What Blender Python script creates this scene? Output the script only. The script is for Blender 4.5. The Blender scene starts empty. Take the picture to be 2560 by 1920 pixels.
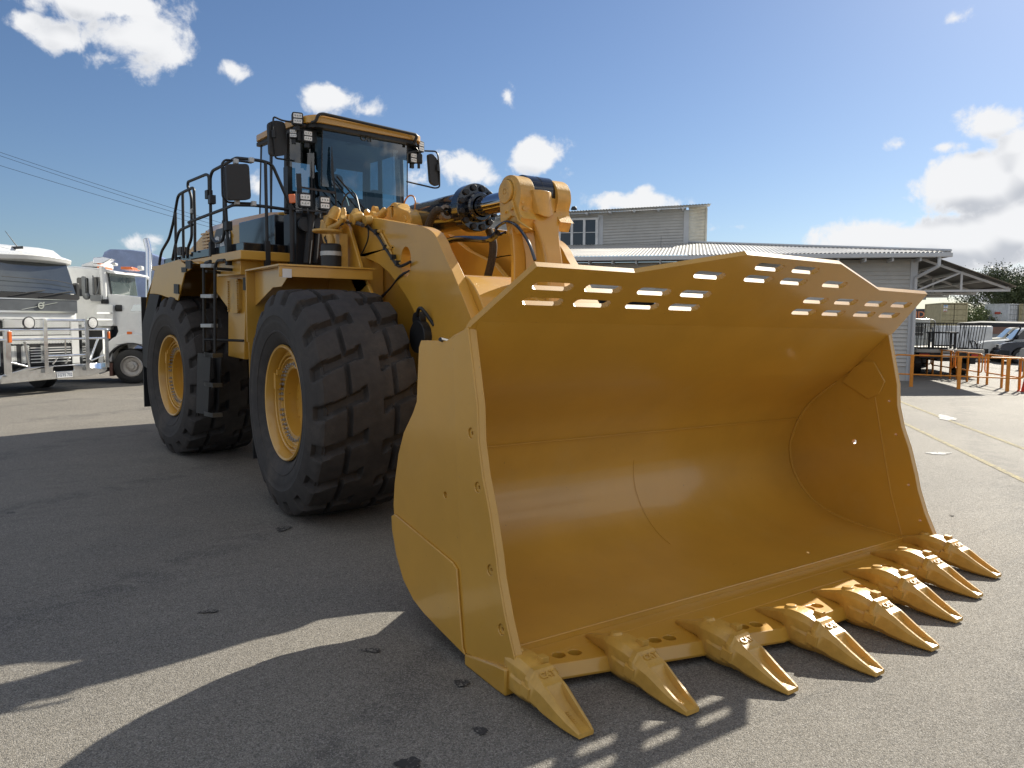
import bpy, bmesh, math, random
from mathutils import Matrix, Vector, noise
from mathutils.geometry import tessellate_polygon
random.seed(7)
R_ = math.radians
scene = bpy.context.scene
COL = scene.collection
# ------------------------------------------------------------------ measuring helpers (photograph is 2560 px wide)
CF, CYAW, CPIT, CROL = 1935.9, .6026, -.0801, .0069
CPOS = Vector((-4.735, 0, 2.128))
FW = Vector((math.sin(CYAW)*math.cos(CPIT), math.cos(CYAW)*math.cos(CPIT), math.sin(CPIT)))
_r = FW.cross(Vector((0, 0, 1))).normalized(); _u = _r.cross(FW)
RT = _r*math.cos(CROL)+_u*math.sin(CROL); UP = -_r*math.sin(CROL)+_u*math.cos(CROL)
def ray(x, y): return FW+RT*((x-1280)/CF)+UP*((960-y)/CF)
def at(x, y, X=None, Y=None, Z=None, D=None):
    d = ray(x, y)
    if X is not None: t = (X-CPOS.x)/d.x
    elif Y is not None: t = (Y-CPOS.y)/d.y
    elif Z is not None: t = (Z-CPOS.z)/d.z
    else: t = D
    return CPOS+d*t
REAR = Matrix.Translation((0, 10.6, 0))@Matrix.Rotation(R_(6), 4, 'Z')     # rear frame, steered six degrees
REARI = REAR.inverted()
def lat(x, y, u=None, v=None):
    c = REARI@CPOS; d = REARI.to_3x3()@ray(x, y)
    t = (u-c.x)/d.x if u is not None else (v-c.y)/d.y
    return c+d*t
def gz(y): 
    t = min(max(y-9, 0), 32); return .012*t*(min(t, 4)/4)
def ground(x, y):
    z = 0
    for i in range(8):
        p = at(x, y, Z=z); z = gz(p.y)
    return p
z1 = lambda x, y: (340+x/2.765, 260+y/2.765)
z2 = lambda x, y: (340+x/3.19, 380+y/3.19)
z4 = lambda x, y: (760+x/3.16, 420+y/3.16)
zc = lambda x, y: (640+x/4.608, 260+y/4.608)
z7 = lambda x, y: (1000+x/5.027, 440+y/5.027)
# ------------------------------------------------------------------ node helper
class G:
    def __init__(s, mat=None, tree=None):
        s.t = tree or mat.node_tree
    def n(s, typ, inp=None, **kw):
        nd = s.t.nodes.new(typ)
        for k, v in kw.items(): setattr(nd, k, v)
        for k, v in (inp or {}).items():
            so = nd.inputs[k]
            if hasattr(v, 'is_output') or isinstance(v, bpy.types.NodeSocket): s.t.links.new(v, so)
            else: so.default_value = v
        return nd
    def m(s, op, a, b=0.0, c=0.0, clamp=False):
        nd = s.t.nodes.new('ShaderNodeMath'); nd.operation = op; nd.use_clamp = clamp
        for i, v in enumerate((a, b, c)):
            if isinstance(v, bpy.types.NodeSocket): s.t.links.new(v, nd.inputs[i])
            else: nd.inputs[i].default_value = v
        return nd.outputs[0]
    def mix(s, f, a, b, blend='MIX'):
        nd = s.t.nodes.new('ShaderNodeMix'); nd.data_type = 'RGBA'; nd.blend_type = blend
        for k, v in ((0, f), (6, a), (7, b)):
            if isinstance(v, bpy.types.NodeSocket): s.t.links.new(v, nd.inputs[k])
            elif k and not hasattr(v, '__len__'): nd.inputs[k].default_value = (v, v, v, 1)
            elif k: nd.inputs[k].default_value = tuple(v)+((1,) if len(v) == 3 else ())
            else: nd.inputs[k].default_value = v
        return nd.outputs[2]
    def ramp(s, f, lo, hi, a=0.0, b=1.0):
        nd = s.n('ShaderNodeMapRange', {0: f, 1: lo, 2: hi, 3: a, 4: b}, interpolation_type='SMOOTHSTEP'); return nd.outputs[0]
MATS = {}
def mat(name, col, rough=.5, metal=0, coat=0, var=.12, vscale=2.5, bump=0, bscale=60, spec=.5, dirt=None, rvar=.1, scr=0):
    if name in MATS: return MATS[name]
    m = bpy.data.materials.new(name); m.use_nodes = True; g = G(m)
    b = m.node_tree.nodes['Principled BSDF']
    tc = g.n('ShaderNodeTexCoord').outputs['Object']
    nz = g.n('ShaderNodeTexNoise', {'Vector': tc, 'Scale': vscale, 'Detail': 6.0, 'Roughness': .6}).outputs[0]
    f = g.ramp(nz, .3, .7)
    lo = [c*(1-var) for c in col]; hi = [min(1, c*(1+var)) for c in col]
    c = g.mix(f, lo, hi)
    if dirt:
        n2 = g.n('ShaderNodeTexNoise', {'Vector': tc, 'Scale': 1.1, 'Detail': 10.0, 'Roughness': .7}).outputs[0]
        c = g.mix(g.m('MULTIPLY', g.ramp(n2, .5, .72), dirt[3]), c, dirt[:3])
    if scr:
        q1 = g.n('ShaderNodeTexNoise', {'Vector': g.n('ShaderNodeMapping', {'Vector': tc, 'Rotation': (0, 0, .25), 'Scale': (1.2, 26, 26)}).outputs[0], 'Scale': 1.6, 'Detail': 5.0, 'Roughness': .7}).outputs[0]
        q2 = g.n('ShaderNodeTexNoise', {'Vector': tc, 'Scale': 2.1, 'Detail': 3.0}).outputs[0]
        c = g.mix(g.m('MULTIPLY', g.m('MULTIPLY', g.ramp(q1, .66, .74), g.ramp(q2, .48, .62)), scr), c, (.62, .45, .22))
        q3 = g.n('ShaderNodeTexNoise', {'Vector': tc, 'Scale': 38.0, 'Detail': 2.0}).outputs[0]
        c = g.mix(g.m('MULTIPLY', g.ramp(q3, .74, .78), .5), c, (.20, .11, .03))
    m.node_tree.links.new(c, b.inputs['Base Color'])
    m.node_tree.links.new(g.m('ADD', g.m('MULTIPLY', g.m('SUBTRACT', nz, .5), rvar*2), rough, clamp=True), b.inputs['Roughness'])
    b.inputs['Metallic'].default_value = metal; b.inputs['Coat Weight'].default_value = coat
    b.inputs['Coat Roughness'].default_value = .13; b.inputs['Coat IOR'].default_value = 1.6
    b.inputs['Specular IOR Level'].default_value = spec
    if bump:
        n3 = g.n('ShaderNodeTexNoise', {'Vector': tc, 'Scale': bscale, 'Detail': 4.0}).outputs[0]
        bp = g.n('ShaderNodeBump', {'Height': n3, 'Strength': bump, 'Distance': .004})
        m.node_tree.links.new(bp.outputs[0], b.inputs['Normal'])
    MATS[name] = m; return m
def glass(name, tint, dens=.5, rough=.02):
    if name in MATS: return MATS[name]
    m = bpy.data.materials.new(name); m.use_nodes = True; t = m.node_tree; g = G(m); t.nodes.remove(t.nodes['Principled BSDF'])
    tr = g.n('ShaderNodeBsdfTransparent', {'Color': (*[c*dens for c in tint], 1)})
    gl = g.n('ShaderNodeBsdfGlossy', {'Color': (1, 1, 1, 1), 'Roughness': rough})
    fr = g.n('ShaderNodeFresnel', {'IOR': 1.6})
    mx = g.n('ShaderNodeMixShader', {0: g.m('ADD', g.m('MULTIPLY', fr.outputs[0], 1.0), .03, clamp=True), 1: tr.outputs[0], 2: gl.outputs[0]})
    t.links.new(mx.outputs[0], t.nodes['Material Output'].inputs[0]); MATS[name] = m; return m
YEL = mat('yellow_paint', (.55, .292, .034), .40, coat=.6, dirt=(.55, .36, .12, .25), scr=.22, var=.07, vscale=1.2, bump=.07, bscale=160, rvar=.06)
YELR = mat('yellow_cast', (.55, .315, .06), .42, coat=.2, var=.12, vscale=9, bump=.5, bscale=45, dirt=(.34, .24, .10, .5))
BLK = mat('black_paint', (.011, .012, .014), .48, var=.2, bump=.05)
BLKG = mat('black_gloss', (.008, .009, .012), .10, coat=.6, var=.1, rvar=.03)
RUB = mat('tyre_rubber', (.034, .030, .028), .75, var=.25, vscale=10, bump=.55, bscale=70, dirt=(.085, .070, .058, .8))
RUB2 = mat('black_rubber', (.015, .015, .016), .6, var=.2)
HOSE = mat('hose_sleeve', (.05, .036, .022), .8, var=.5, vscale=60, bump=.6, bscale=200)
CHR = mat('chrome', (.75, .76, .78), .08, metal=1, var=.03, rvar=.03)
ALU = mat('polished_aluminium', (.78, .79, .80), .12, metal=1, var=.1, vscale=6, bump=.1)
GALV = mat('galvanised_steel', (.42, .43, .43), .5, metal=.5, var=.2)
DARK = mat('dark_trim', (.02, .021, .024), .6, var=.2)
WTR = mat('white_truck_paint', (.72, .73, .72), .3, coat=.4, var=.05, dirt=(.42, .40, .36, .35))
LENS = mat('lamp_lens', (.72, .72, .70), .25, coat=.6, var=.25, vscale=60)
ORA = mat('orange_lens', (.75, .16, .02), .25, coat=.5)
ORB = mat('orange_barrier_paint', (.68, .245, .018), .45, var=.15, vscale=5, dirt=(.30, .12, .03, .6))
GLS = glass('cab_glass', (.55, .72, .78), .74)
GLD = glass('dark_window_glass', (.3, .38, .42), .35)
# ------------------------------------------------------------------ object helpers
LOC = {}
def tag(o, label=None, cat=None, group=None, kind=None):
    if label: o['label'] = label
    if cat: o['category'] = cat
    if group: o['group'] = group
    if kind: o['kind'] = kind
    return o
def thing(name, label, cat, loc=(0, 0, 0), group=None):
    o = bpy.data.objects.new(name, None); COL.objects.link(o); o.location = loc; o.empty_display_size = .3
    LOC[o.name] = Vector(loc); return tag(o, label, cat, group)
class MB:
    def __init__(s, T=None): s.b = bmesh.new(); s.T = T or Matrix.Identity(4)
    def v(s, p): return s.b.verts.new(s.T@Vector(p))
    def f(s, vs, mi=0):
        try: fc = s.b.faces.new(vs); fc.material_index = mi; return fc
        except ValueError: return None
    def box(s, x0, x1, y0, y1, z0, z1, mi=0):
        v = [s.v((x, y, z)) for z in (z0, z1) for x, y in ((x0, y0), (x1, y0), (x1, y1), (x0, y1))]
        for q in ((3, 2, 1, 0), (4, 5, 6, 7), (0, 1, 5, 4), (1, 2, 6, 5), (2, 3, 7, 6), (3, 0, 4, 7)): s.f([v[i] for i in q], mi)
        return s
    def quad(s, *p, mi=0): s.f([s.v(q) for q in p], mi); return s
    def plate(s, outer, th, M, holes=(), mi=0):
        """2-D outline extruded by th along the local z of M"""
        loops = [outer]+list(holes)
        allp = [p for l in loops for p in l]
        tris = tessellate_polygon([[Vector((p[0], p[1], 0)) for p in l] for l in loops])
        a = [s.v(M@Vector((p[0], p[1], 0))) for p in allp]; b = [s.v(M@Vector((p[0], p[1], th))) for p in allp]
        for t in tris:
            s.f([a[i] for i in t], mi); s.f([b[i] for i in reversed(t)], mi)
        k = 0
        for l in loops:
            n = len(l)
            for i in range(n):
                j = (i+1) % n; s.f([a[k+i], a[k+j], b[k+j], b[k+i]], mi)
            k += n
        return s
    def ring(s, c, n, e1, r, k): return [s.v(c+(e1*math.cos(2*math.pi*i/k)+n.cross(e1)*math.sin(2*math.pi*i/k))*r) for i in range(k)]
    def tube(s, pts, r, k=8, closed=False, cap=True, mi=0):
        pts = [Vector(p) for p in pts]; n = len(pts); prev = None; rings = []
        e = None
        for i, p in enumerate(pts):
            if closed: d = (pts[(i+1) % n]-pts[i-1]).normalized()
            else: d = ((pts[min(i+1, n-1)]-pts[max(i-1, 0)])).normalized()
            if e is None: e = d.orthogonal().normalized()
            else:
                e = (e-d*e.dot(d))
                e = e.normalized() if e.length > 1e-6 else d.orthogonal().normalized()
            rr = r[i] if isinstance(r, (list, tuple)) else r
            rings.append(s.ring(p, d, e, rr, k))
        m = n if closed else n-1
        for i in range(m):
            A, Bq = rings[i], rings[(i+1) % n]
            off = 0
            if closed and i == n-1:
                off = min(range(k), key=lambda o: (A[0].co-Bq[o].co).length)
            for j in range(k): s.f([A[j], A[(j+1) % k], Bq[(j+1+off) % k], Bq[(j+off) % k]], mi)
        if cap and not closed: s.f(list(reversed(rings[0])), mi); s.f(rings[-1], mi)
        return s
    def cyl(s, p0, p1, r0, r1=None, k=24, mi=0):
        return s.tube([p0, p1], [r0, r0 if r1 is None else r1], k, mi=mi)
    def lathe(s, prof, M, k=48, a0=0, a1=2*math.pi, mi=0):
        """profile of (radius, h) turned round local z of M"""
        full = abs(a1-a0-2*math.pi) < 1e-6; m = k if full else k+1
        rr = []
        for (r, h) in prof:
            if r < 1e-6: rr.append([s.v(M@Vector((0, 0, h)))]); continue
            rr.append([s.v(M@Vector((r*math.cos(a0+(a1-a0)*i/k), r*math.sin(a0+(a1-a0)*i/k), h))) for i in range(m)])
        for A, Bq in zip(rr, rr[1:]):
            for i in range(k):
                j = (i+1) % m
                if len(A) == 1 and len(Bq) == 1: continue
                if len(A) == 1: s.f([A[0], Bq[j], Bq[i]], mi)
                elif len(Bq) == 1: s.f([A[i], A[j], Bq[0]], mi)
                else: s.f([A[i], A[j], Bq[j], Bq[i]], mi)
        return s
    def loft(s, secs, cap=True, mi=0, closed=True):
        rr = [[s.v(p) for p in sec] for sec in secs]; n = len(rr[0])
        for A, Bq in zip(rr, rr[1:]):
            for j in range(n if closed else n-1): s.f([A[j], A[(j+1) % n], Bq[(j+1) % n], Bq[j]], mi)
        if cap: s.f(list(reversed(rr[0])), mi); s.f(rr[-1], mi)
        return s
    def text(s, txt, size, M, th=.004, bold=0.0, mi=0):
        c = bpy.data.curves.new('t', 'FONT'); c.body = txt; c.size = size; c.align_x = 'CENTER'; c.align_y = 'CENTER'; c.extrude = th; c.offset = bold
        c.resolution_u = 3
        o = bpy.data.objects.new('t', c); COL.objects.link(o)
        dg = bpy.context.evaluated_depsgraph_get(); me = bpy.data.meshes.new_from_object(o.evaluated_get(dg))
        me.transform(s.T@M); k = len(s.b.faces); s.b.from_mesh(me); s.b.faces.ensure_lookup_table()
        for fc in list(s.b.faces)[k:]: fc.material_index = mi
        bpy.data.objects.remove(o); bpy.data.curves.remove(c); bpy.data.meshes.remove(me); return s
    def build(s, name, mats, parent=None, bevel=0, local=False, smooth=35, label=None, seg=2, recalc=True, split=False):
        if split:                       # every loose piece becomes an object of its own
            left = set(s.b.verts); out = None
            while left:
                v0 = left.pop(); comp = {v0}; st = [v0]
                while st:
                    for e in st.pop().link_edges:
                        for w in e.verts:
                            if w not in comp: comp.add(w); left.discard(w); st.append(w)
                nb = MB(); mp = {}
                fs = {f for v in comp for f in v.link_faces}
                for v in comp: mp[v] = nb.b.verts.new(v.co)
                for f in fs: nf = nb.b.faces.new([mp[v] for v in f.verts]); nf.material_index = f.material_index
                o = nb.build(name, mats, parent, bevel, local, smooth, label, seg, recalc); out = out or o
            s.b.free(); return out
        if recalc: bmesh.ops.recalc_face_normals(s.b, faces=s.b.faces[:])
        me = bpy.data.meshes.new(name); s.b.to_mesh(me); s.b.free()
        o = bpy.data.objects.new(name, me); COL.objects.link(o)
        for m in (mats if isinstance(mats, (list, tuple)) else [mats]): me.materials.append(m)
        base = Vector((0, 0, 0))
        if parent is not None:
            o.parent = parent; base = LOC.get(parent.name, base)
            if not local: me.transform(Matrix.Translation(-base))
        LOC[o.name] = base
        if smooth:
            for p in me.polygons: p.use_smooth = True
            me.set_sharp_from_angle(angle=R_(smooth))
        if bevel:
            md = o.modifiers.new('bevel', 'BEVEL'); md.width = bevel; md.segments = seg; md.limit_method = 'ANGLE'; md.angle_limit = R_(40); md.harden_normals = False
        if label: o['label'] = label
        return o
def MX(x): return Matrix(((0, 0, 1, x), (1, 0, 0, 0), (0, 1, 0, 0), (0, 0, 0, 1)))      # (a,b)->(Y,Z) at X=x, extruded +X
def MY(y): return Matrix(((1, 0, 0, 0), (0, 0, -1, y), (0, 1, 0, 0), (0, 0, 0, 1)))     # (a,b)->(X,Z) at Y=y, extruded -Y
def MZ(z): return Matrix.Translation((0, 0, z))
def frame(o, az):
    """x forward along azimuth az (degrees from +Y clockwise), y left, z up"""
    return Matrix.Translation(o)@Matrix.Rotation(R_(90-az), 4, 'Z')
def circ(cx, cy, r, n=16, ry=None): return [(cx+r*math.cos(2*math.pi*i/n), cy+(ry or r)*math.sin(2*math.pi*i/n)) for i in range(n)]
def stad(cx, cy, w, h, n=6):
    r = h/2; o = []
    for i in range(n+1): a = -math.pi/2+math.pi*i/n; o.append((cx+w/2-r+r*math.cos(a), cy+r*math.sin(a)))
    for i in range(n+1): a = math.pi/2+math.pi*i/n; o.append((cx-w/2+r+r*math.cos(a), cy+r*math.sin(a)))
    return o
def rrect(x0, x1, y0, y1, r, n=4):
    o = []
    for cx, cy, a0 in ((x1-r, y0+r, -90), (x1-r, y1-r, 0), (x0+r, y1-r, 90), (x0+r, y0+r, 180)):
        for i in range(n+1): a = R_(a0+90*i/n); o.append((cx+r*math.cos(a), cy+r*math.sin(a)))
    return o
def fil(pts, r, n=4, closed=False):
    """round the corners of a 3-D (or 2-D) polyline"""
    P = [Vector(p) for p in pts]; out = []; N = len(P)
    rng = range(N) if closed else range(1, N-1)
    if not closed: out.append(P[0])
    for i in rng:
        a, b, c = P[i-1], P[i], P[(i+1) % N]
        d1, d2 = (a-b), (c-b); q = min(r, d1.length*.45, d2.length*.45)
        s0, s1 = b+d1.normalized()*q, b+d2.normalized()*q
        for k in range(n+1):
            t = k/n; out.append(s0*(1-t)**2+b*2*t*(1-t)+s1*t*t)
    if not closed: out.append(P[-1])
    return out
def spl(pts, n=6):
    P = [Vector(p) for p in pts]; out = []
    for i in range(len(P)-1):
        p0, p1, p2, p3 = P[max(i-1, 0)], P[i], P[i+1], P[min(i+2, len(P)-1)]
        for k in range(n):
            t = k/n; out.append(.5*((2*p1)+(p2-p0)*t+(2*p0-5*p1+4*p2-p3)*t*t+(3*p1-p0-3*p2+p3)*t**3))
    out.append(P[-1]); return out
def sag(p0, p1, d=.1, n=10): return [Vector(p0).lerp(Vector(p1), i/n)+Vector((0, 0, -d*4*(i/n)*(1-i/n))) for i in range(n+1)]
def clone(o, loc=None, rotz=None, label=None):
    c = o.copy(); COL.objects.link(c)
    if loc is not None: c.location = loc
    if rotz is not None: c.rotation_euler.z = rotz
    if label: c['label'] = label
    for ch in list(o.children):
        d = clone(ch); d.parent = c; d.matrix_parent_inverse = ch.matrix_parent_inverse.copy()
    return c
# =================================================================== WHEEL LOADER
RL = Vector((0, 9, 0))
loader = thing('wheel_loader', 'huge yellow wheel loader with its toothed bucket lowered to the asphalt', 'wheel loader', RL)
# ---- bucket -------------------------------------------------------
BW = 2.27
prof = [(3.93, 2.10), (4.33, 1.70), (4.60, 1.50), (4.78, 1.34), (4.90, 1.17), (4.97, 1.00), (5.00, .86), (4.98, .70), (4.92, .56), (4.81, .42), (4.66, .31), (4.46, .235), (4.2, .19), (3.9, .168), (3.72, .160)]
prof = [(p.x, p.y) for p in spl([(a, b, 0) for a, b in prof[1:]], 3)]
prof = [(3.93, 2.10)]+prof
def shear(bm):                      # the bucket hangs a touch lower on one side
    for v in bm.verts: v.co.z -= .011*(v.co.x)*max(0, min(1, (v.co.z-.1)/1.5))
b = MB()
outp = []
for i, (y, z) in enumerate(prof):
    a = Vector(prof[max(i-1, 0)]); c = Vector(prof[min(i+1, len(prof)-1)]); d = (c-a).normalized(); outp.append((y+d.y*-.045, z+d.x*.045))
    # outward = away from the mouth
outp = [(y+.0, z) for (y, z) in outp]
cy, cz = 4.0, 1.0
outp = []
for i, (y, z) in enumerate(prof):
    a = Vector(prof[max(i-1, 0)]); c = Vector(prof[min(i+1, len(prof)-1)]); d = (c-a).normalized(); n = Vector((d.y, -d.x))
    if n.dot(Vector((y-cy, z-cz))) < 0: n = -n
    outp.append((y+n.x*.045, z+n.y*.045))
poly = prof+outp[::-1]
b.loft([[(x, y, z) for y, z in poly] for x in (-BW, -1.1, 0, 1.1, BW)])
shear(b.b)
bucket = b.build('bucket', YEL, loader, smooth=40)
# spill guard: flat plate with slots
GD = Vector((0, -.64, .55)).normalized(); GN = Vector((0, .55, .64)).normalized()
def GM(off=0):
    o = Vector((0, 4.0, 2.04))+GN*off
    return Matrix(((1, 0, 0, 0), (0, GD.y, GN.y, o.y), (0, GD.z, GN.z, o.z), (0, 0, 0, 1)))
gout = [(-2.31, -.03), (2.31, -.03), (2.31, .06), (2.12, .58), (1.36, .585), (.53, .82), (-.53, .82), (-1.36, .585), (-2.12, .58), (-2.31, .06)]
holes = []
def slot(x, v, w=.30, h=.068): 
    j = random.uniform(-.002, .002); return [(px, py) for px, py in stad(x+j*1.3, v+j, w, h, 5)]
for s in (-1, 1):
    for x in (.68, 1.08, 1.52, 1.91):
        holes.append(slot(s*x, .428)); holes.append(slot(s*x, .292))
    holes.append(slot(s*.705, .612)); holes.append(slot(s*.2, .728)); holes.append(slot(s*.2, .612))
b = MB(); b.plate(gout, .036, GM(), holes); shear(b.b)
b.build('spill_guard', YEL, bucket, smooth=0)
# side plates
fe = [(3.98, 2.07), (3.872, 1.60), (3.86, 1.40), (3.81, 1.20), (3.735, 1.01), (3.665, .77), (3.635, .64), (3.56, .43), (3.45, .20)]
side = fe+[(3.40, .10), (3.52, .05), (3.98, .06), (4.30, .12), (4.52, .16), (4.69, .215), (4.84, .31), (4.94, .45), (5.01, .62), (5.03, .80), (5.01, .95), (4.945, 1.17), (4.86, 1.33), (4.72, 1.48), (4.665, 1.56), (4.63, 1.93), (4.60, 1.975), (4.26, 1.98), (4.16, 2.02)]
bolt = [(3.995, 1.35), (3.935, 1.03), (3.80, .575), (3.70, .30)]
bolt = []
for p in ((345, 448), (371, 652), (419, 964), (462, 1188)):
    q = at(960+p[0]/1.536, 800+p[1]/1.536, X=-2.3); bolt.append((q.y, q.z))
q = at(960+240/1.536, 800+680/1.536, X=-2.3); big = (q.y, q.z)
for s in (-1, 1):
    b = MB(); x0 = -2.31 if s < 0 else 2.26
    hs = [circ(p[0], p[1], .011, 10) for p in bolt]+[circ(big[0], big[1], .022, 12)]
    b.plate(side, .05, MX(x0), hs); shear(b.b)
    sp = b.build('side_plate', YEL, bucket, bevel=.004, smooth=30)
    # wear plate, lower rear
    b = MB()
    wp = [(5.035, .71), (4.98, .735), (4.15, .60), (4.10, .57), (4.03, .10), (4.0, .06), (4.30, .11), (4.52, .15), (4.70, .205), (4.85, .30), (4.955, .44), (5.025, .61)]
    b.plate(wp, .016, MX(-2.326 if s < 0 else 2.31)); shear(b.b)
    b.build('wear_plate', YEL, sp, bevel=.005)
    # raised edge bar along the mouth
    b = MB()
    bar = fe+[(3.44, .12)]
    inner = [(y+.30-.02*i, z) for i, (y, z) in enumerate(bar)]
    b.plate(bar+[(3.98, .08), (4.10, 1.0), (4.17, 2.0)], .012, MX(-2.322 if s < 0 else 2.31), [circ(p[0], p[1], .032, 14) for p in bolt]); shear(b.b)
    b.build('edge_bar', YEL, sp, bevel=.004)
    b = MB()
    for p in bolt: b.lathe([(.030, .004), (.030, .0), (.012, .0)], Matrix.Translation((-2.311 if s < 0 else 2.311, p[0], p[1]))@Matrix.Rotation(R_(90)*-s*-1, 4, 'Y'), 14)
    shear(b.b)
    b.build('bolt_recess', YELR, sp, split=True)
    # inner gusset and welds
    xi = -2.26 if s < 0 else 2.26
    b = MB()
    gus = [(4.30, 1.735), (4.20, 1.80), (4.10, 1.80), (3.98, 1.62), (4.03, 1.50), (4.14, 1.44), (4.42, 1.585)]
    b.plate(gus, .018, MX(xi if s < 0 else xi-.018)); shear(b.b)
    b.build('corner_gusset', YEL, sp, bevel=.006)
    b = MB()
    b.tube([(xi-s*.004, y-.01, z) for y, z in [(q[0], q[1]) for q in prof[3:]]], .011, 6)
    b.tube([(xi, 4.08, 1.46), (xi, 3.98, 1.0), (xi, 3.88, .55), (xi, 3.76, .18)], .006, 6); shear(b.b)
    b.build('weld_bead', YEL, sp, split=True)
b = MB()
b.tube([(-BW, 3.725, .165), (BW, 3.725, .165)], .007, 6)
b.tube([(-BW, 4.885, 1.17), (BW, 4.885, 1.17)], .004, 6)
cr = [(y-.004, z+.004) for y, z in prof if .25 < z < .95]
b.tube([(.02, y, z) for y, z in cr], .0018, 5); shear(b.b)
b.build('weld_bead', YEL, bucket, split=True)
# base edge, spade shaped, with bevelled lip and holes
tx = [-2.25, -1.6155, -.966, -.3274, .3274, .966, 1.6155, 2.25]
ty = [2.915, 2.772, 2.6155, 2.463]; ty = ty+ty[::-1]
def lipy(x): 
    x = abs(x); return 3.035 if x < .47 else 3.035+(x-.47)*.255
xs = [-2.33, -1.4, -.47, .47, 1.4, 2.33]
eo = [(x, lipy(x)+.035) for x in xs]+[(2.33, 3.72), (-2.33, 3.72)]
hl = []
for i in range(7):
    x0, x1 = tx[i], tx[i+1]
    for k in (-1, 0, 1):
        x = (x0+x1)/2+k*.105; hl.append(circ(x, lipy((x0+x1)/2)+.15-(k*.025 if x < 0 else -k*.025)*(abs(x) > .5), .042, 18))
b = MB(); b.plate(eo, .085, MZ(.045), hl)
b.loft([[(x, lipy(x)+.035, .13), (x, lipy(x)+.035, .045), (x, lipy(x)+.004, .045), (x, lipy(x), .060)] for x in xs])
be = b.build('base_edge', YEL, bucket, bevel=.003, smooth=25)
b = MB(); b.plate([(x, lipy(x)+.16) for x in xs]+[(2.30, 3.70), (-2.30, 3.70)], .012, MZ(.032)); b.build('underplate', YELR, bucket)
# teeth -------------------------------------------------------------
def rsec(y, w, zt, zb, dip=0, dw=.6, ch=.25):
    c = min(w, (zt-zb)/2)*ch*1.6
    return [(-w, y, zb+c), (-w, y, zt-c), (-w+c*.9, y, zt), (-w*dw, y, zt), (-w*dw*.88, y, zt-dip), (w*dw*.88, y, zt-dip), (w*dw, y, zt), (w-c*.9, y, zt), (w, y, zt-c), (w, y, zb+c), (w-c, y, zb), (-w+c, y, zb)]
def mk_adapter():
    b = MB()
    S = [rsec(.31, .010, .142, .125), rsec(.295, .018, .152, .12), rsec(.24, .030, .172, .12), rsec(.17, .046, .196, .12), rsec(.10, .062, .218, .12), rsec(.05, .080, .236, .12), rsec(.03, .088, .242, .03), rsec(-.01, .097, .250, .012), rsec(-.08, .100, .250, .010), rsec(-.14, .095, .240, .012), rsec(-.185, .086, .222, .016), rsec(-.23, .074, .200, .03)]
    b.loft(S)
    b.lathe([(.0, .012), (.034, .012), (.048, -.006)], Matrix.Translation((0, .03, .246))@Matrix.Rotation(R_(-8), 4, 'X'), 14)
    b.loft([rsec(-.03, .104, .17, .06), rsec(-.05, .112, .165, .05), rsec(-.15, .108, .15, .04), rsec(-.165, .098, .14, .05)])
    b.box(.03, .085, -.175, -.12, .225, .262)          # retainer hook at the top corner
    return b
def mk_tip():
    b = MB()
    S = [rsec(-.185, .096, .222, .036, ch=.3), rsec(-.195, .114, .240, .026, ch=.3), rsec(-.228, .117, .236, .022, ch=.3), rsec(-.240, .109, .222, .026, ch=.3), rsec(-.29, .106, .200, .02, ch=.3),
         rsec(-.325, .103, .182, .018), rsec(-.330, .103, .180, .018, .014, .58), rsec(-.350, .100, .170, .016, .040, .58), rsec(-.38, .096, .152, .015, .050, .58), rsec(-.44, .088, .117, .010, .048, .60), rsec(-.51, .077, .080, .008, .032, .62), rsec(-.565, .066, .055, .008, .015, .66), rsec(-.60, .056, .036, .008, .002, .7)]
    b.loft(S)
    for s in (-1, 1):       # side ears reaching back over the adapter
        b.loft([[(s*.100, y, z) for y, z in ((-.15, .085), (-.24, .07), (-.25, .15), (-.16, .16))], [(s*.122, y, z) for y, z in ((-.16, .09), (-.23, .08), (-.24, .14), (-.17, .15))]])
    M = Matrix.Translation((0, -.268, .2130))@Matrix.Rotation(R_(23), 4, 'X')
    b.text('CAT', .056, M, .005, .0015)
    for k in range(10):
        y = -.44-.013*k; q_ = (-y-.44)/.07; zt_ = (.117-.037*q_)-(.048-.016*q_)
        b.box(-.012, .008-.006*(k % 2), y-.004, y+.003, zt_-.004, zt_+.004)
    return b
ad0 = tp0 = None
for i, (x, y) in enumerate(zip(tx, ty)):
    yy = y+.60
    if ad0 is None:
        ad0 = mk_adapter().build('tooth_adapter', YELR, bucket, bevel=.008, local=True, smooth=50); tp0 = mk_tip().build('tooth_tip', YELR, bucket, bevel=.006, local=True, smooth=40)
        a, t = ad0, tp0
    else:
        a, t = ad0.copy(), tp0.copy(); COL.objects.link(a); COL.objects.link(t)
    for o in (a, t): o.scale = (.90, 1, .97)
    for o in (a, t): o.location = Vector((x, yy, .005))-RL; o.parent = bucket; o.rotation_euler.z = R_(random.uniform(-.8, .8))
# end shrouds under the outer teeth
for s in (-1, 1):
    b = MB(); b.loft([[(s*2.33, 4.0, .0), (s*2.33, 4.0, .07), (s*2.20, 4.0, .07), (s*2.20, 4.0, .0)], [(s*2.35, 3.62, .0), (s*2.35, 3.62, .15), (s*2.2, 3.62, .15), (s*2.2, 3.62, .0)], [(s*2.36, 3.50, .01), (s*2.36, 3.50, .17), (s*2.18, 3.50, .17), (s*2.18, 3.50, .01)]])
    b.build('end_shroud', YEL, bucket, bevel=.012)
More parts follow.
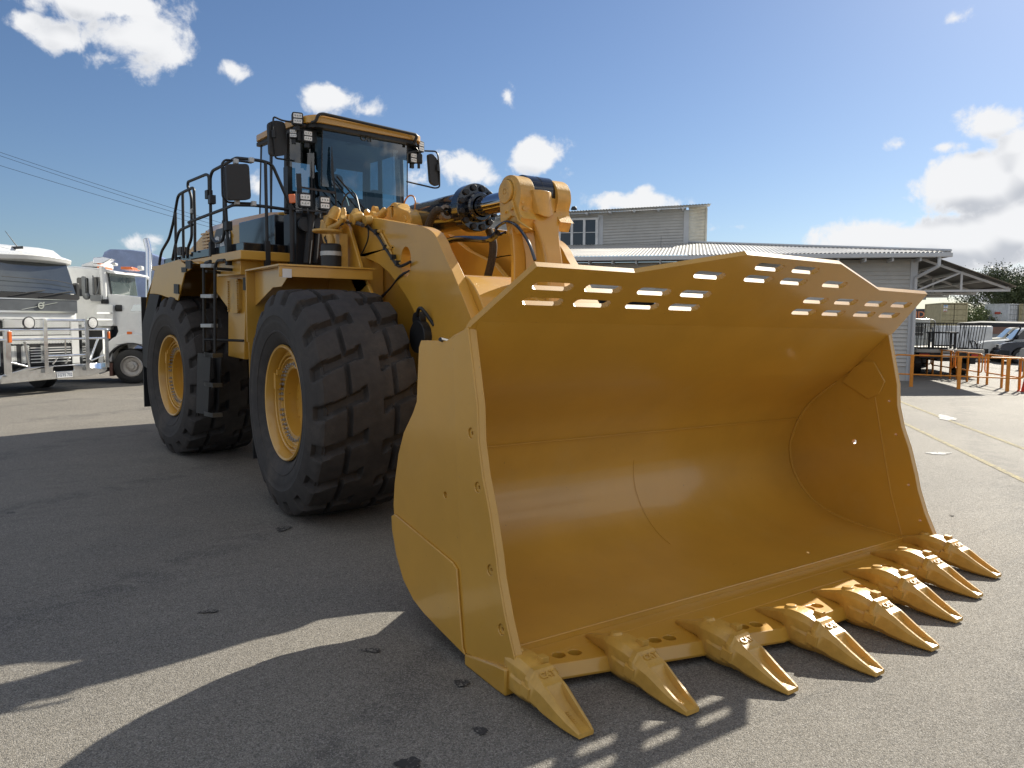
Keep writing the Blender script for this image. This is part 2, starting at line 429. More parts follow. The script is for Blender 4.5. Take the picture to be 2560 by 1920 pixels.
# bucket back: hinge ears
for x in (-.95, -.60, .60, .95, -.14, .14):
    b = MB()
    if abs(x) > .3: e = [(4.75, .30), (5.35, .35), (5.50, .55), (5.40, .80), (5.10, 1.2), (4.90, 1.34), (5.0, 1.12), (5.055, .85), (5.03, .68), (4.96, .52)]
    else: e = [(5.06, .95), (5.3, 1.1), (5.4, 1.28), (5.3, 1.42), (5.0, 1.5), (4.7, 1.62), (4.72, 1.52), (4.86, 1.38), (5.0, 1.15)]
    b.plate(e, .06, MX(x-.03)); shear(b.b); b.build('hinge_ear', YEL, bucket, bevel=.008)
# ---- lift arms ----------------------------------------------------
def WX(z, p, X): q = at(*z(*p), X=X); return (q.y, q.z)
top = [(9.72, 3.10), (9.72, 3.38), (9.55, 3.50), (9.3, 3.46)]+[WX(z4, p, -.85) for p in ((460, 380), (600, 402), (700, 420), (900, 455), (960, 470), (1010, 497), (1045, 535), (1075, 590), (1100, 655), (1180, 820), (1270, 1040), (1340, 1215))]
top = [(p.x, p.y) for p in spl([(a, b, 0) for a, b in top[3:]], 2)]
low = [WX(z4, p, -.85) for p in ((905, 1280), (895, 1200), (878, 1140), (850, 1080), (805, 1000), (750, 920), (680, 830), (600, 760), (520, 722), (430, 690))]
arm = [(9.72, 3.02), (9.75, 3.3), (9.6, 3.50)]+top+[(5.98, 1.6), (5.55, 1.05), (5.22, .78), (5.08, .62), (5.06, .45), (5.18, .30), (5.4, .26), (5.6, .34), (6.1, .62), (6.8, 1.05), (7.25, 1.5)]+low+[(9.3, 2.92)]
hc = WX(z4, (810, 742), -.85)
for s in (-1, 1):
    b = MB(); b.plate(arm, .12, MX(-.86 if s < 0 else .74), [circ(hc[0], hc[1], .125, 20, .165)])
    la = b.build('lift_arm', YEL, loader, bevel=.012, smooth=30)
    b = MB(); b.cyl((s*.70, 5.28, .52), (s*1.0, 5.28, .52), .20); b.build('pivot_boss', YEL, la, bevel=.01)
# cross tube between the arms
b = MB()
pr = [(WX(z4, (1225, 822), -.74)), (7.35, 2.05), (7.2, 1.7), (6.8, 1.4), (6.35, 1.35), (6.15, 1.75), (6.28, 2.15)]
pr = [(6.62, 2.62), (7.1, 2.55), (7.45, 2.3), (7.45, 1.9), (7.1, 1.6), (6.6, 1.45), (6.25, 1.6), (6.15, 1.95), (6.3, 2.3)]
pr = [(p.x, p.y) for p in fil([(a, c, 0) for a, c in pr], .2, 3, True)]
b.plate(pr, 1.48, MX(-.74)); b.build('cross_member', YEL, loader, bevel=.01)
# ---- tilt lever ---------------------------------------------------
zL = lambda x, y: (1240+x/5.72, 430+y/5.72)
fst = [(.245, 6.345, 3.24), (.200, 6.32, 3.17), (.155, 6.29, 3.09), (.125, 6.255, 3.0), (.105, 6.21, 2.89), (.098, 6.175, 2.78), (.10, 6.12, 2.5), (.12, 6.05, 2.0), (.13, 6.0, 1.6), (.13, 5.96, 1.25)]
b = MB()
b.loft([[(-h, y, z), (-h*.93, y-.022, z), (h*.93, y-.022, z), (h, y, z), (h, y+.055, z+.01), (-h, y+.055, z+.01)] for h, y, z in fst])      # front face plate
rst = [(.27, 6.56, 3.25), (.285, 6.53, 3.1), (.285, 6.50, 2.95), (.275, 6.49, 2.75), (.275, 6.49, 2.3), (.26, 6.48, 1.8), (.2, 6.42, 1.3)]
b.loft([[(-h, y-.035, z), (h, y-.035, z), (h, y+.03, z), (-h, y+.03, z)] for h, y, z in rst])                                               # rear flange
for x in (-.085, .055):
    b.plate([(y+.03, z) for h, y, z in fst]+[(6.1, 1.12), (6.3, 1.18), (6.45, 1.5)]+[(y-.01, z) for h, y, z in rst[::-1]][1:], .03, MX(x))
for s_ in (-1, 1):     # raised rib between the flanges
    b.loft([[(s_*.085, 6.40, 3.15), (s_*.085, 6.52, 3.15), (s_*.20, 6.50, 3.15)], [(s_*.085, 6.33, 2.8), (s_*.085, 6.47, 2.8), (s_*.15, 6.45, 2.8)], [(s_*.085, 6.3, 2.3), (s_*.085, 6.46, 2.3), (s_*.13, 6.44, 2.3)]])
b.cyl((-.16, 6.1, 1.25), (.16, 6.1, 1.25), .15)
b.cyl((-.2, 6.25, 2.15), (.2, 6.25, 2.15), .22)
lever = b.build('tilt_lever', YEL, loader, bevel=.010)
hd = [WX(z4, p, -.30) for p in ((1556, 310), (1553, 240), (1556, 180), (1566, 125), (1588, 82), (1620, 60), (1655, 57), (1690, 78), (1712, 120), (1722, 170), (1722, 230), (1708, 300), (1715, 350), (1745, 400))]
for x in (-.315, .145):
    b = MB(); b.plate([(p.x, p.y) for p in spl([(a, c, 0) for a, c in hd], 2)]+[(6.28, 3.15), (6.33, 3.05), (6.55, 3.12)], .17, MX(x)); b.build('lever_eye', YELR, lever, bevel=.012, smooth=40)
b = MB(); b.loft([[(-.30, 6.62, 3.22), (.30, 6.62, 3.22), (.30, 6.36, 3.24), (-.30, 6.36, 3.24)], [(-.29, 6.56, 2.98), (.29, 6.56, 2.98), (.15, 6.33, 3.05), (-.15, 6.33, 3.05)]]); b.build('lever_neck', YELR, lever, bevel=.02)
pc = WX(z4, (1618, 190), -.30)
b = MB(); PX = Matrix.Translation((0, pc[0], pc[1]))@Matrix.Rotation(R_(90), 4, 'Y')
b.lathe([(0, -.352), (.022, -.352), (.024, -.345), (.03, -.345), (.03, -.352), (.11, -.352), (.118, -.345), (.118, -.31), (.118, .31), (.11, .33), (0, .33)], PX, 40)
b.lathe([(.125, -.325), (.14, -.325), (.145, -.318), (.145, -.30)], PX, 40)
b.build('pivot_pin', YELR, lever)
b = MB(); b.lathe([(.0, -.155), (.185, -.155), (.185, -.02), (.178, -.015), (.178, .0), (.185, .005), (.185, .155), (0, .155)], PX, 48)
b.build('rod_eye', BLKG, lever)
# bent guard bolted over the front of the lever head
def gpt(x, y, Y): q = at(*zL(x, y), Y=Y); return q
cols = [((322, 340), (382, 580), 6.335), ((478, 330), (520, 590), 6.335), ((492, 262), (560, 592), 6.30), ((530, 250), (615, 600), 6.265), ((640, 255), (690, 632), 6.25), ((740, 272), (760, 642), 6.25), ((785, 290), (815, 610), 6.285), ((800, 375), (838, 560), 6.335), ((880, 385), (870, 548), 6.335), ((925, 335), (962, 538), 6.335)]
b = MB(); pr = None; thk = Vector((0, .018, 0))
for t_, l_, Y in cols:
    A_, B_ = gpt(*t_, Y), gpt(*l_, Y); r = [b.v(A_), b.v(B_), b.v(B_+thk), b.v(A_+thk)]
    if pr:
        for j in range(4): b.f([pr[j], pr[(j+1) % 4], r[(j+1) % 4], r[j]])
    else: b.f(r)
    pr = r
b.f(pr[::-1])
gd_ = b.build('pin_guard', YELR, lever, bevel=.006, smooth=60)
b = MB()
for p in ((365, 430), (388, 525)): q = gpt(*p, 6.333); b.cyl(q, q+Vector((0, -.025, 0)), .019, k=8)
b.build('bolt', YELR, gd_, split=True)
b = MB(); b.plate([WX(zL, p, -.325) for p in ((70, 500), (245, 400), (285, 560), (330, 690), (520, 825), (400, 770), (330, 720), (290, 640), (230, 630), (180, 680), (120, 720), (78, 720))], .03, MX(-.34)); b.build('side_bracket', YELR, lever, bevel=.008)
b = MB()
for p in ((150, 575), (225, 530), (245, 520)): q = at(*zL(*p), X=-.34); b.cyl(q, q+Vector((-.025, 0, 0)), .014, k=8)
b.build('bolt', YELR, lever, split=True)
# link from lever to bucket
b = MB(); b.loft([[(x, y+dy, z+dz) for x, dy, dz in ((-.12, .1, .05), (.12, .1, .05), (.12, -.1, -.05), (-.12, -.1, -.05))] for y, z in ((6.1, 1.25), (5.25, 1.30))]); b.build('bucket_link', YEL, loader, bevel=.01)
# ---- tilt cylinder ------------------------------------------------
A0, A1 = Vector((0, 9.35, 3.42)), Vector((0, pc[0], pc[1])); ax = (A1-A0).normalized()
fl = A0+ax*(A0.y-7.62)/abs(ax.y)
def AM(p): 
    z = ax; x = Vector((1, 0, 0)); y = z.cross(x); return Matrix.Translation(p)@Matrix((x, y, z)).transposed().to_4x4()
b = MB(); b.lathe([(0, 0), (.205, 0), (.21, .01), (.21, 1.60), (.26, 1.60), (.27, 1.61), (.27, 1.74), (.26, 1.75), (.17, 1.75), (.165, 1.82), (.15, 1.84), (.12, 1.84)], AM(A0), 48)
cyl = b.build('tilt_cylinder', BLKG, loader, smooth=30)
b = MB(); L = (A1-A0).length
b.cyl(A0+ax*1.8, A0+ax*(L-.15), .108, k=40); b.build('cylinder_rod', mat('rod_chrome', (.42, .42, .46), .06, metal=1, var=.02), cyl)
b = MB()
for k in range(12):
    a = 2*math.pi*(k+.5)/12; M = AM(A0+ax*1.74)@Matrix.Translation((.222*math.cos(a), .222*math.sin(a), 0)); b.lathe([(.034, 0), (.034, .038), (.028, .045), (0, .045)], M, 12)
b.build('flange_bolt', BLK, cyl, split=True)
b = MB()
b.tube(spl([(-.24, 7.95, 3.36), (-.34, 7.93, 3.40), (-.36, 8.05, 3.30), (-.34, 8.2, 3.12), (-.3, 8.35, 2.9), (-.25, 8.4, 2.6)]), .047, 10); 
b.tube(spl([(.22, 7.7, 3.2), (.25, 7.65, 3.0), (.22, 7.7, 2.7), (.2, 7.9, 2.3)]), .047, 10)
b.build('hydraulic_hose', HOSE, loader, split=True)
b = MB(); b.lathe([(.05, -.04), (.085, -.04), (.085, .04), (.05, .04)], Matrix.Translation((-.235, 7.93, 3.38))@Matrix.Rotation(R_(80), 4, 'X'), 16); b.build('hose_clamp', mat('bare_steel', (.40, .34, .28), .5, metal=.6, var=.3, vscale=30), cyl)
b = MB(); b.tube([at(*z4(*p), X=-.42) for p in ((1120, 585), (1200, 560), (1350, 562), (1440, 565), (1490, 548), (1530, 515))][0:1]+spl([at(*z4(*p), X=-.42) for p in ((1120, 585), (1200, 562), (1350, 562), (1440, 565), (1490, 548), (1530, 512))]), .034, 10)
b.tube(spl([at(*z4(*p), X=-.36) for p in ((1590, 510), (1545, 525), (1520, 505), (1520, 475), (1555, 445), (1600, 425), (1660, 440), (1720, 500), (1780, 600), (1825, 730))]), .016, 8)
b.build('hydraulic_pipe', BLKG, loader, split=True)
# cylinder rear eye castings on the frame
zE = lambda x, y: (780+x/7.54, 500+y/7.54)
fe_ = [WX(zE, p, -.33) for p in ((1330, 420), (1370, 200), (1420, 160), (1490, 110), (1530, 60), (1570, 48), (1610, 70), (1640, 130), (1700, 165), (1760, 185), (1830, 215), (1880, 280), (1890, 360), (1880, 470))]
hE = WX(zE, (1535, 230), -.33)
for x in (-.35, .17):
    b = MB(); b.plate(fe_, .18, MX(x), [circ(hE[0], hE[1], .035, 16, .075)]); b.build('frame_ear', YELR, loader, bevel=.02, smooth=40, seg=3)
b = MB(); q = at(*zE(1725, 370), X=-.36); b.cyl(q, q+Vector((.1, 0, 0)), .055, k=20); b.cyl(at(*zE(1985, 150), X=.1), at(*zE(2080, 165), X=.4), .07, k=16); b.build('ear_pin', YELR, loader, split=True, bevel=.01)
# ---- front frame --------------------------------------------------
b = MB()
b.plate([(7.1, .9), (9.9, .8), (10.3, 1.2), (10.3, 2.9), (9.9, 3.3), (9.2, 3.3), (8.7, 3.05), (8.1, 2.85), (7.6, 2.5), (7.3, 2.1), (7.1, 1.6)], .08, MX(-.62)); b.plate([(7.1, .9), (9.9, .8), (10.3, 1.2), (10.3, 2.9), (9.9, 3.3), (9.2, 3.3), (8.7, 3.05), (8.1, 2.85), (7.6, 2.5), (7.3, 2.1), (7.1, 1.6)], .08, MX(.54))
b.box(-.54, .54, 8.3, 10.2, 1.0, 1.9); b.box(-.98, -.63, 8.75, 9.55, 1.6, 2.9); b.box(.63, .98, 8.75, 9.55, 1.6, 2.9)
b.build('front_frame', YEL, loader, bevel=.01)
b = MB()     # outboard tower plate carrying the arm pivot
tow = [WX(z4, p, -1.0) for p in ((330, 430), (355, 470), (445, 790), (530, 1000), (420, 1000), (330, 800), (200, 800), (200, 640), (230, 520), (240, 400))]
b.plate(tow, .05, MX(-1.0)); b.box(-.95, -.87, 9.3, 9.9, 2.4, 3.5)
b.cyl((-1.04, 9.55, 3.28), (-.8, 9.55, 3.28), .19)
b.build('pivot_tower', YEL, loader, bevel=.01)
b = MB()     # steering and lift pipework beside the arm pivot
pe = lambda x, y, X: at(*zE(x, y), X=X)
for pts, X, r in ((((440, 215), (400, 270), (360, 380), (330, 480), (340, 600), (380, 760), (390, 860)), -1.10, .062), (((460, 480), (440, 600), (490, 760), (480, 860)), -1.08, .035), (((560, 520), (545, 650), (540, 880)), -1.06, .022), (((600, 320), (560, 400), (480, 470), (330, 540), (280, 620)), -1.12, .035), (((250, 430), (215, 440), (185, 400)), -1.14, .02), (((285, 560), (240, 640), (150, 595)), -1.14, .018), (((1250, 590), (1310, 640), (1420, 850), (1470, 950), (1520, 1080), (1600, 1160), (1680, 1200)), -.875, .014), (((1200, 590), (1300, 590)), -.88, .02), (((1400, 900), (1480, 905)), -.88, .018)):
    b.tube(spl([pe(x, y, X) for x, y in pts], 4), r, 12)
for (px, py, X, r, L, rx, ry) in ((430, 250, -1.10, .058, .16, 10, 20), (595, 225, -1.05, .028, .10, 0, 0), (590, 330, -1.05, .036, .10, 5, 0), (860, 330, -.98, .062, .14, 20, 70), (820, 290, -.98, .06, .16, 60, 0), (1060, 380, -.9, .055, .1, 0, 80), (1160, 310, -.8, .06, .06, 0, 85), (990, 270, -.8, .04, .14, 50, 30), (1200, 210, -.5, .06, .06, 0, 85), (1290, 300, -.5, .05, .16, 60, 20), (1330, 230, -.5, .04, .12, 40, 30)):
    b.lathe([(0, L*.5), (r*.7, L*.5), (r, L*.36), (r, -L*.4), (r*1.12, -L*.42), (r*1.12, -L*.5), (0, -L*.5)], Matrix.Translation(pe(px, py, X))@Matrix.Rotation(R_(rx), 4, 'X')@Matrix.Rotation(R_(ry), 4, 'Y'), 20)
b.loft([[pe(x, y, X) for x, y in ((165, 390), (200, 385), (260, 470), (280, 600), (240, 690), (140, 600))] for X in (-1.16, -1.13)])
b.build('steering_pipes', YELR, loader, smooth=45, split=True)
b = MB(); b.tube(spl([pe(x, y, -1.0) for x, y in ((490, 390), (560, 395), (640, 400), (760, 420), (870, 440), (960, 480))]), .024, 10); b.build('braided_hose', mat('hose_grey', (.045, .045, .05), .45), loader)
b = MB()
for pts, X, r in ((((310, 425), (370, 430), (440, 430), (500, 470), (570, 520), (640, 630), (700, 720), (745, 775), (800, 762), (840, 740)), -.90, .016),
                  (((330, 415), (420, 420), (500, 465), (505, 560), (470, 650), (440, 700)), -.92, .009), (((300, 430), (230, 470), (180, 520), (165, 560), (200, 620)), -1.12, .011), (((310, 440), (240, 480), (190, 540), (185, 600), (230, 650)), -1.12, .011),
                  (((830, 812), (760, 850), (690, 940), (610, 1030)), -.87, .010), (((822, 818), (745, 870), (680, 950), (600, 1022)), -.87, .010),
                  (((300, 330), (305, 270), (340, 205), (380, 195), (410, 220), (440, 340)), -1.0, .010), (((440, 340), (460, 400), (520, 470), (570, 520)), -.92, .010)):
    b.tube(spl([at(*z4(*p), X=X) for p in pts]), r, 7)
b.build('grease_line', BLK, loader, split=True)
b = MB(); b.tube(spl([at(*z4(*p), X=-.2) for p in ((785, 310), (800, 255), (830, 220), (865, 225), (880, 270), (875, 325))]), .010, 7); b.build('orange_hose', mat('orange_hose', (.5, .2, .05), .5), loader)
b = MB()
for p in ((570, 505), (640, 628), (700, 705), (450, 340), (735, 752)):
    q = at(*z4(*p), X=-.90); b.box(q.x-.02, q.x+.03, q.y-.02, q.y+.02, q.z-.03, q.z+.03)
b.build('hose_clip', BLK, loader, split=True)
b = MB(); q = at(*z4(215, 715), X=-1.25); b.lathe([(0, -.19), (.11, -.19), (.12, -.18), (.12, .15), (.105, .17), (0, .17)], Matrix.Translation(q), 24); acc = b.build('accumulator', BLK, loader)
b = MB(); b.lathe([(.123, .03), (.127, .03), (.127, .08), (.123, .08)], Matrix.Translation(q), 24); b.build('clamp_band', GALV, acc)
b = MB(); b.lathe([(0, .0), (.16, .0), (.17, .01), (.17, .03), (0, .03)], Matrix.Translation(q+Vector((-.05, 0, .30))), 24); b.box(q.x+.1, q.x+.2, q.y-.02, q.y+.1, q.z-.1, q.z+.3); b.build('accumulator_bracket', YELR, loader)
# hub side hardware between tyre and bucket
b = MB(); q = at(*z4(890, 1320), X=-.95)
b.cyl((q.x, q.y, q.z-.02), (q.x+.3, q.y, q.z-.02), .17); b.cyl((q.x+.02, q.y+.05, q.z+.15), (q.x+.3, q.y+.05, q.z+.18), .09); b.tube(spl([(q.x, q.y, q.z+.2), (q.x, q.y-.1, q.z+.28), (q.x+.1, q.y-.2, q.z+.1)]), .02)
b.box(-.55, .55, 7.0, 8.0, .7, 1.3)
b.cyl((-1.2, 8.27, 1.236), (1.2, 8.27, 1.236), .34)
b.build('front_axle', BLK, loader, bevel=.01)
b = MB(); b.tube([at(*z4(*p), X=-.95) for p in ((1095, 1378), (1130, 1372), (1160, 1385))], .012, 8); q = at(*z4(1130, 1378), X=-2.28); b.tube([q+Vector((-.05, 0, .02)), q+Vector((.06, .05, .0))], .014, 8); b.build('grease_fitting', BLK, loader)
# ---- wheels -------------------------------------------------------
def mk_tyre():
    b = MB(); NP, K = 18, 26; NA = NP*K; Rt = 1.235
    cs = [(.60, -.40, 0), (.615, -.455, 0), (.66, -.50, 0), (.70, -.53, 0), (.76, -.556, 0), (.765, -.564, 0), (.78, -.567, 0), (.785, -.563, 0), (.86, -.583, 0), (.88, -.585, 0), (.93, -.585, 0), (.945, -.592, 0), (.96, -.590, 0), (1.0, -.583, 0), (1.04, -.572, .0), (1.06, -.566, .0), (1.075, -.562, .35), (1.09, -.558, .8), (1.12, -.548, 1), (1.15, -.538, 1), (1.18, -.527, 1), (1.20, -.515, 1), (1.214, -.50, 1)]
    tr = []
    n = 76
    for i in range(n+1):
        x = -.487+.974*i/n; tr.append((Rt-.022*(abs(x)/.487)**3+.0, x, 1))
    cs = cs+tr+[(r, -x, w) for r, x, w in reversed(cs)]
    def ss(a, b_, x): t = max(0, min(1, (x-a)/(b_-a))); return t*t*(3-2*t)
    def groove(ph, x):
        s = x/.53; a = abs(s)
        off = (.5 if s > 0 else 0)
        f = (ph-off) % 1; d = abs(f-.5)            # distance to the lateral groove centre line (phase .5)
        g = 0
        lim = .09 if s < 0 else .20
        if a > lim:
            w = .140+.04*ss(lim+.16, lim+.06, a)
            w += .045*ss(.72, .98, a)
            e = ss(lim, lim+.045, a)
            g = max(g, (1-ss(w-.055, w+.025, d))*e)
        # short circumferential link
        if .38 < a < .56: g = max(g, (1-ss(.028, .052, abs(a-.47)))*.9)
        return g
    rings = []
    for k in range(NA):
        th = 2*math.pi*k/NA; ph = NP*k/NA; row = []
        for (r, x, w) in cs:
            dr = 0
            if w > 0:
                g = groove(ph, x)*w; dr = .070*g
                dr -= .0
            tw = th+2*math.pi/NP*.50*max(-1.06, min(1.06, x/.53))
            rr = r-dr*(1 if abs(x) < .51 else .55); xx = x-math.copysign(dr*.75, x)*(0 if abs(x) < .5 else 1)
            row.append(b.v((xx, -rr*math.cos(tw), rr*math.sin(tw))))
        rings.append(row)
    for k in range(NA):
        A, Bq = rings[k], rings[(k+1) % NA]
        for j in range(len(cs)-1): b.f([A[j], A[j+1], Bq[j+1], Bq[j]])
    # raised ribs and lettering band on the sidewall
    for s in (-1, 1):
        Mx = Matrix.Rotation(R_(90), 4, 'Y')
    return b
wh = None; WH = []
def mk_wheel():
    b = MB(); M = Matrix.Rotation(R_(90), 4, 'Y')
    b.lathe([(.56, -.36), (.60, -.40), (.605, -.44), (.628, -.475), (.632, -.50), (.620, -.515), (.600, -.508), (.585, -.475), (.572, -.43), (.568, -.40), (.548, -.392), (.542, -.42), (.528, -.43), (.515, -.42), (.51, -.385), (.498, -.38), (.492, -.41), (.480, -.41), (.474, -.395), (.470, -.375), (.462, -.37), (.385, -.37), (.375, -.375), (.368, -.37), (.362, -.30), (.358, -.235), (.350, -.232), (.30, -.236), (.12, -.248), (.10, -.255), (0, -.255)], M, 96)
    b.lathe([(.60, .40), (.63, .50), (.60, .50), (.55, .42), (.45, .3), (0, .3)], M, 64)
    b.lathe([(.56, -.36), (.56, .36), (.60, .40)], M, 64)
    # lock lug and valve guard
    for a in (150,):
        a = R_(a); c, s_ = math.cos(a), math.sin(a)
        b.box(-.46, -.40, .40, .46, .12, .30)
    b.box(-.45, -.39, .36, .40, .28, .34)
    for k in range(20):
        a = 2*math.pi*k/20; b.lathe([(.010, 0), (.010, .012), (0, .012)], Matrix.Translation((-.232, .325*math.cos(a), .33*math.sin(a)))@Matrix.Rotation(R_(-90), 4, 'Y'), 6)
    for y, z in ((.03, .05), (-.04, .03), (-.01, -.03)): b.lathe([(.02, 0), (.02, .02), (0, .02)], Matrix.Translation((-.252, y, z))@Matrix.Rotation(R_(-90), 4, 'Y'), 8)
    return b
specs = [(Vector((-1.545, 8.265, 1.236)), 0, None), (Vector((1.545, 8.265, 1.236)), math.pi, None), (REAR@Vector((-1.545, 2.50, 1.262)), R_(6), 'r'), (REAR@Vector((1.545, 2.50, 1.262)), R_(6)+math.pi, 'r')]
for i, (p, rz, rr) in enumerate(specs):
    if i == 0:
        w = mk_wheel().build('wheel', YEL, loader, local=True, smooth=30)
        t = mk_tyre().build('tyre', RUB, w, local=True, smooth=28)
        b = MB(); n = 0
        for k in range(44):
            a = 2*math.pi*k/44
            if k % 11 == 10: continue
            M = Matrix.Translation((-.37, .422*math.cos(a), .422*math.sin(a)))@Matrix.Rotation(R_(-90), 4, 'Y')
            b.lathe([(.019, 0), (.019, .018), (.011, .02), (.011, .045), (0, .045)], M, 6)
        b.build('wheel_nut', mat('zinc_nut', (.45, .46, .49), .3, metal=.8), w, local=True, split=True)
        wheel0 = w
    else: w = clone(wheel0)
    w.location = p-RL; w.rotation_euler = (0, 0, rz); w.parent = loader
    w.rotation_mode = 'XYZ'
    if rr: w.rotation_euler = (R_(7), 0, rz)
# ---- front fender (right-hand, nearest) and its twin ---------------
def LW(z, p, X): return at(*z(*p), X=X)
for s in (-1, 1):
    b = MB()
    def bx(x0, x1, *r): b.box(*(sorted((s*x0, s*x1))), *r)
    bx(.92, 2.05, 8.34, 9.62, 2.715, 2.735)                        # top
    bx(.95, 2.04, 8.36, 8.38, 2.60, 2.713)                         # front lip
    bx(.92, 2.045, 9.60, 9.62, 1.86, 2.713)                        # rear sheet
    b.plate([(8.38, 2.713), (8.38, 2.60), (8.6, 2.50), (8.9, 2.50), (9.598, 2.30), (9.598, 2.713)], .012, MX(s*1.93 if s > 0 else s*1.93-.012))
    b.plate([(8.38, 2.713), (8.40, 2.55), (8.75, 2.42), (9.3, 2.1), (9.598, 1.86), (9.598, 2.713)], .01, MX(s*1.0))
    fd = b.build('front_fender', YEL, loader, bevel=.003)
    b = MB(); bx(.95, 2.03, 9.585, 9.598, 1.25, 1.858); b.build('fender_extension', YEL, fd)
    b = MB(); bx(.95, 2.0, 9.60, 9.62, .42, 1.25); b.build('rubber_flap', RUB2, fd)
b = MB(); p = lat(*z2(1205, 965), v=-.0); q = LW(z2, (1205, 968), -1.72); q = at(*z2(1205, 968), Y=8.352); b.box(q.x-.05, q.x+.05, 8.350, 8.356, q.z-.045, q.z+.05); b.build('warning_sticker', mat('sticker', (.6, .6, .6), .4), loader)
# ---- rear frame ---------------------------------------------------
def RB(): return MB(REAR)
b = RB()
b.box(-.62, .62, -.2, 5.3, .95, 2.2); b.box(-.95, .95, .2, 2.2, 2.0, 2.85); b.cyl((-1.2, 2.5, 1.262), (1.2, 2.5, 1.262), .36)
b.build('rear_frame', YEL, loader, bevel=.01)
b = RB()
def L2(p, u): q = lat(*z2(*p), u=u); return (q.y, q.z)
us = -1.72
tank = [L2(p, us) for p in ((640, 935), (860, 905), (882, 960), (862, 1655), (735, 1630), (735, 1250), (640, 1120))]
b.plate(tank, .75, MX(us))
tk = b.build('side_tank', YEL, loader, bevel=.012)
b = RB(); cv = [L2(p, us-.03) for p in ((748, 1040), (752, 1018), (815, 1008), (828, 1030), (828, 1262), (815, 1288), (758, 1285), (748, 1270))]
b.plate([(p.x, p.y) for p in fil([(a, c, 0) for a, c in cv], .04, 3, True)], .05, MX(us-.05))
cvp = b.build('tank_cover', YELR, tk, bevel=.012)
b = RB()
cyy = sum(c[0] for c in cv)/8; czz = sum(c[1] for c in cv)/8; y0, y1 = min(c[0] for c in cv)+.03, max(c[0] for c in cv)-.03; a0, a1 = min(c[1] for c in cv)+.04, max(c[1] for c in cv)-.04
for k in range(13):
    for y in (y0, y1): b.box(us-.07, us-.045, y-.012, y+.012, a0+(a1-a0)*k/12-.012, a0+(a1-a0)*k/12+.012)
b.build('cover_bolts', YELR, tk, split=True)
b = RB(); P = [L2(p, us-.02) for p in ((858, 1000), (878, 1000), (876, 1102), (858, 1102))]; b.plate(P, .02, MX(us-.03)); b.build('grab_slot', BLK, tk)
# platform
b = RB()
b.box(-1.97, -.95, -.2, .85, 2.905, 3.02); b.box(-1.97, -.95, .85, 3.6, 2.93, 3.0); b.box(-1.9, -.95, .0, .85, 2.72, 2.905)
b.box(.95, 1.97, -.2, 3.6, 2.905, 3.02)
plt_ = b.build('platform', YEL, loader, bevel=.008)
b = RB(); b.box(-1.90, -.97, -.12, 1.9, 3.022, 3.13); b.box(-1.9, -.97, 1.9, 3.2, 3.002, 3.10); b.box(.97, 1.9, -.12, 3.2, 3.022, 3.13); b.build('walkway_base', BLKG, loader, bevel=.008)
# rear fender
b = RB()
rf = [L2(p, -2.02) for p in ((352, 858), (165, 915), (118, 1130), (165, 1132), (195, 1138), (345, 1185), (398, 968), (450, 930))]
b.plate(rf, .02, MX(-2.04))
t0, t1, t2 = rf[0], rf[1], rf[2]
b.loft([[(-2.02, y, z), (-1.0, y, z), (-1.0, y, z-.02), (-2.02, y, z-.02)] for y, z in ((1.2, 2.93), (t0[0], t0[1]), (t1[0], t1[1]), (t2[0]+.2, t2[1]), (t2[0]+.4, 2.1))])
b.plate([(1.0, 2.9), (3.4, 2.9), (3.9, 2.3), (3.4, 2.5), (2.5, 2.6), (1.6, 2.5), (1.2, 2.3)], .02, MX(-1.05))
rfd = b.build('rear_fender', YEL, loader, bevel=.004)
b = RB(); pf = [L2(p, -2.05) for p in ((118, 1132), (196, 1140), (150, 1340), (140, 1750), (62, 1700), (60, 1368))]; b.plate(pf, .05, MX(-2.07)); 
c0 = L2((62, 1600), -2.05); b.box(-2.07, -.95, c0[0]-.03, c0[0], .65, 2.5); b.build('rubber_flap', RUB2, rfd)
b = RB(); 
for p4 in (((306, 1052), (342, 1056), (342, 1132), (306, 1128)), ((398, 868), (440, 866), (440, 930), (402, 930)), ((365, 920), (402, 920), (402, 955), (368, 960))): b.plate([L2(p, -2.05) for p in p4], .03, MX(-2.06))
b.build('side_marker_bracket', BLK, rfd, split=True)
# second fender on the far side
b = RB(); b.plate(rf, .02, MX(2.02)); b.loft([[(2.02, y, z), (1.0, y, z), (1.0, y, z-.02), (2.02, y, z-.02)] for y, z in ((1.2, 2.93), (t0[0], t0[1]), (t1[0], t1[1]), (t2[0]+.2, t2[1]), (t2[0]+.4, 2.1))]); b.build('rear_fender', YEL, loader)
# hood
hs = [(.6, 3.0), (.6, 3.66), (1.2, 3.735), (2.0, 3.75), (3.4, 3.76), (4.4, 3.48), (4.9, 3.1), (5.0, 1.4), (.6, 1.4)]
b = RB()
def hsec(y, z0, z1): return [(-1.14, y, z0), (-1.16, y, z1-.16), (-1.02, y, z1-.02), (-.9, y, z1), (.9, y, z1), (1.02, y, z1-.02), (1.16, y, z1-.16), (1.14, y, z0)]
b.loft([hsec(.75, 3.0, 3.70), hsec(1.2, 3.0, 3.74), hsec(2.4, 3.0, 3.76), hsec(3.5, 2.9, 3.74), hsec(4.3, 2.6, 3.50), hsec(4.9, 2.2, 3.30), hsec(6.2, 1.4, 3.25)])  # last section is out of view, drawn long for its shadow
b.box(-1.0, 1.0, .8, 5.0, 1.5, 3.05)
b.box(-1.22, 1.22, 5.0, 6.3, 1.2, 2.9)  # unseen rear end of the hood, lengthened so its ground shadow reaches farther
hood = b.build('engine_hood', YEL, loader, bevel=.015, smooth=20)
b = RB()
for k in range(9):
    z = 3.12+.055*k; b.box(-1.19, -1.165, 3.1, 3.55, z, z+.028)
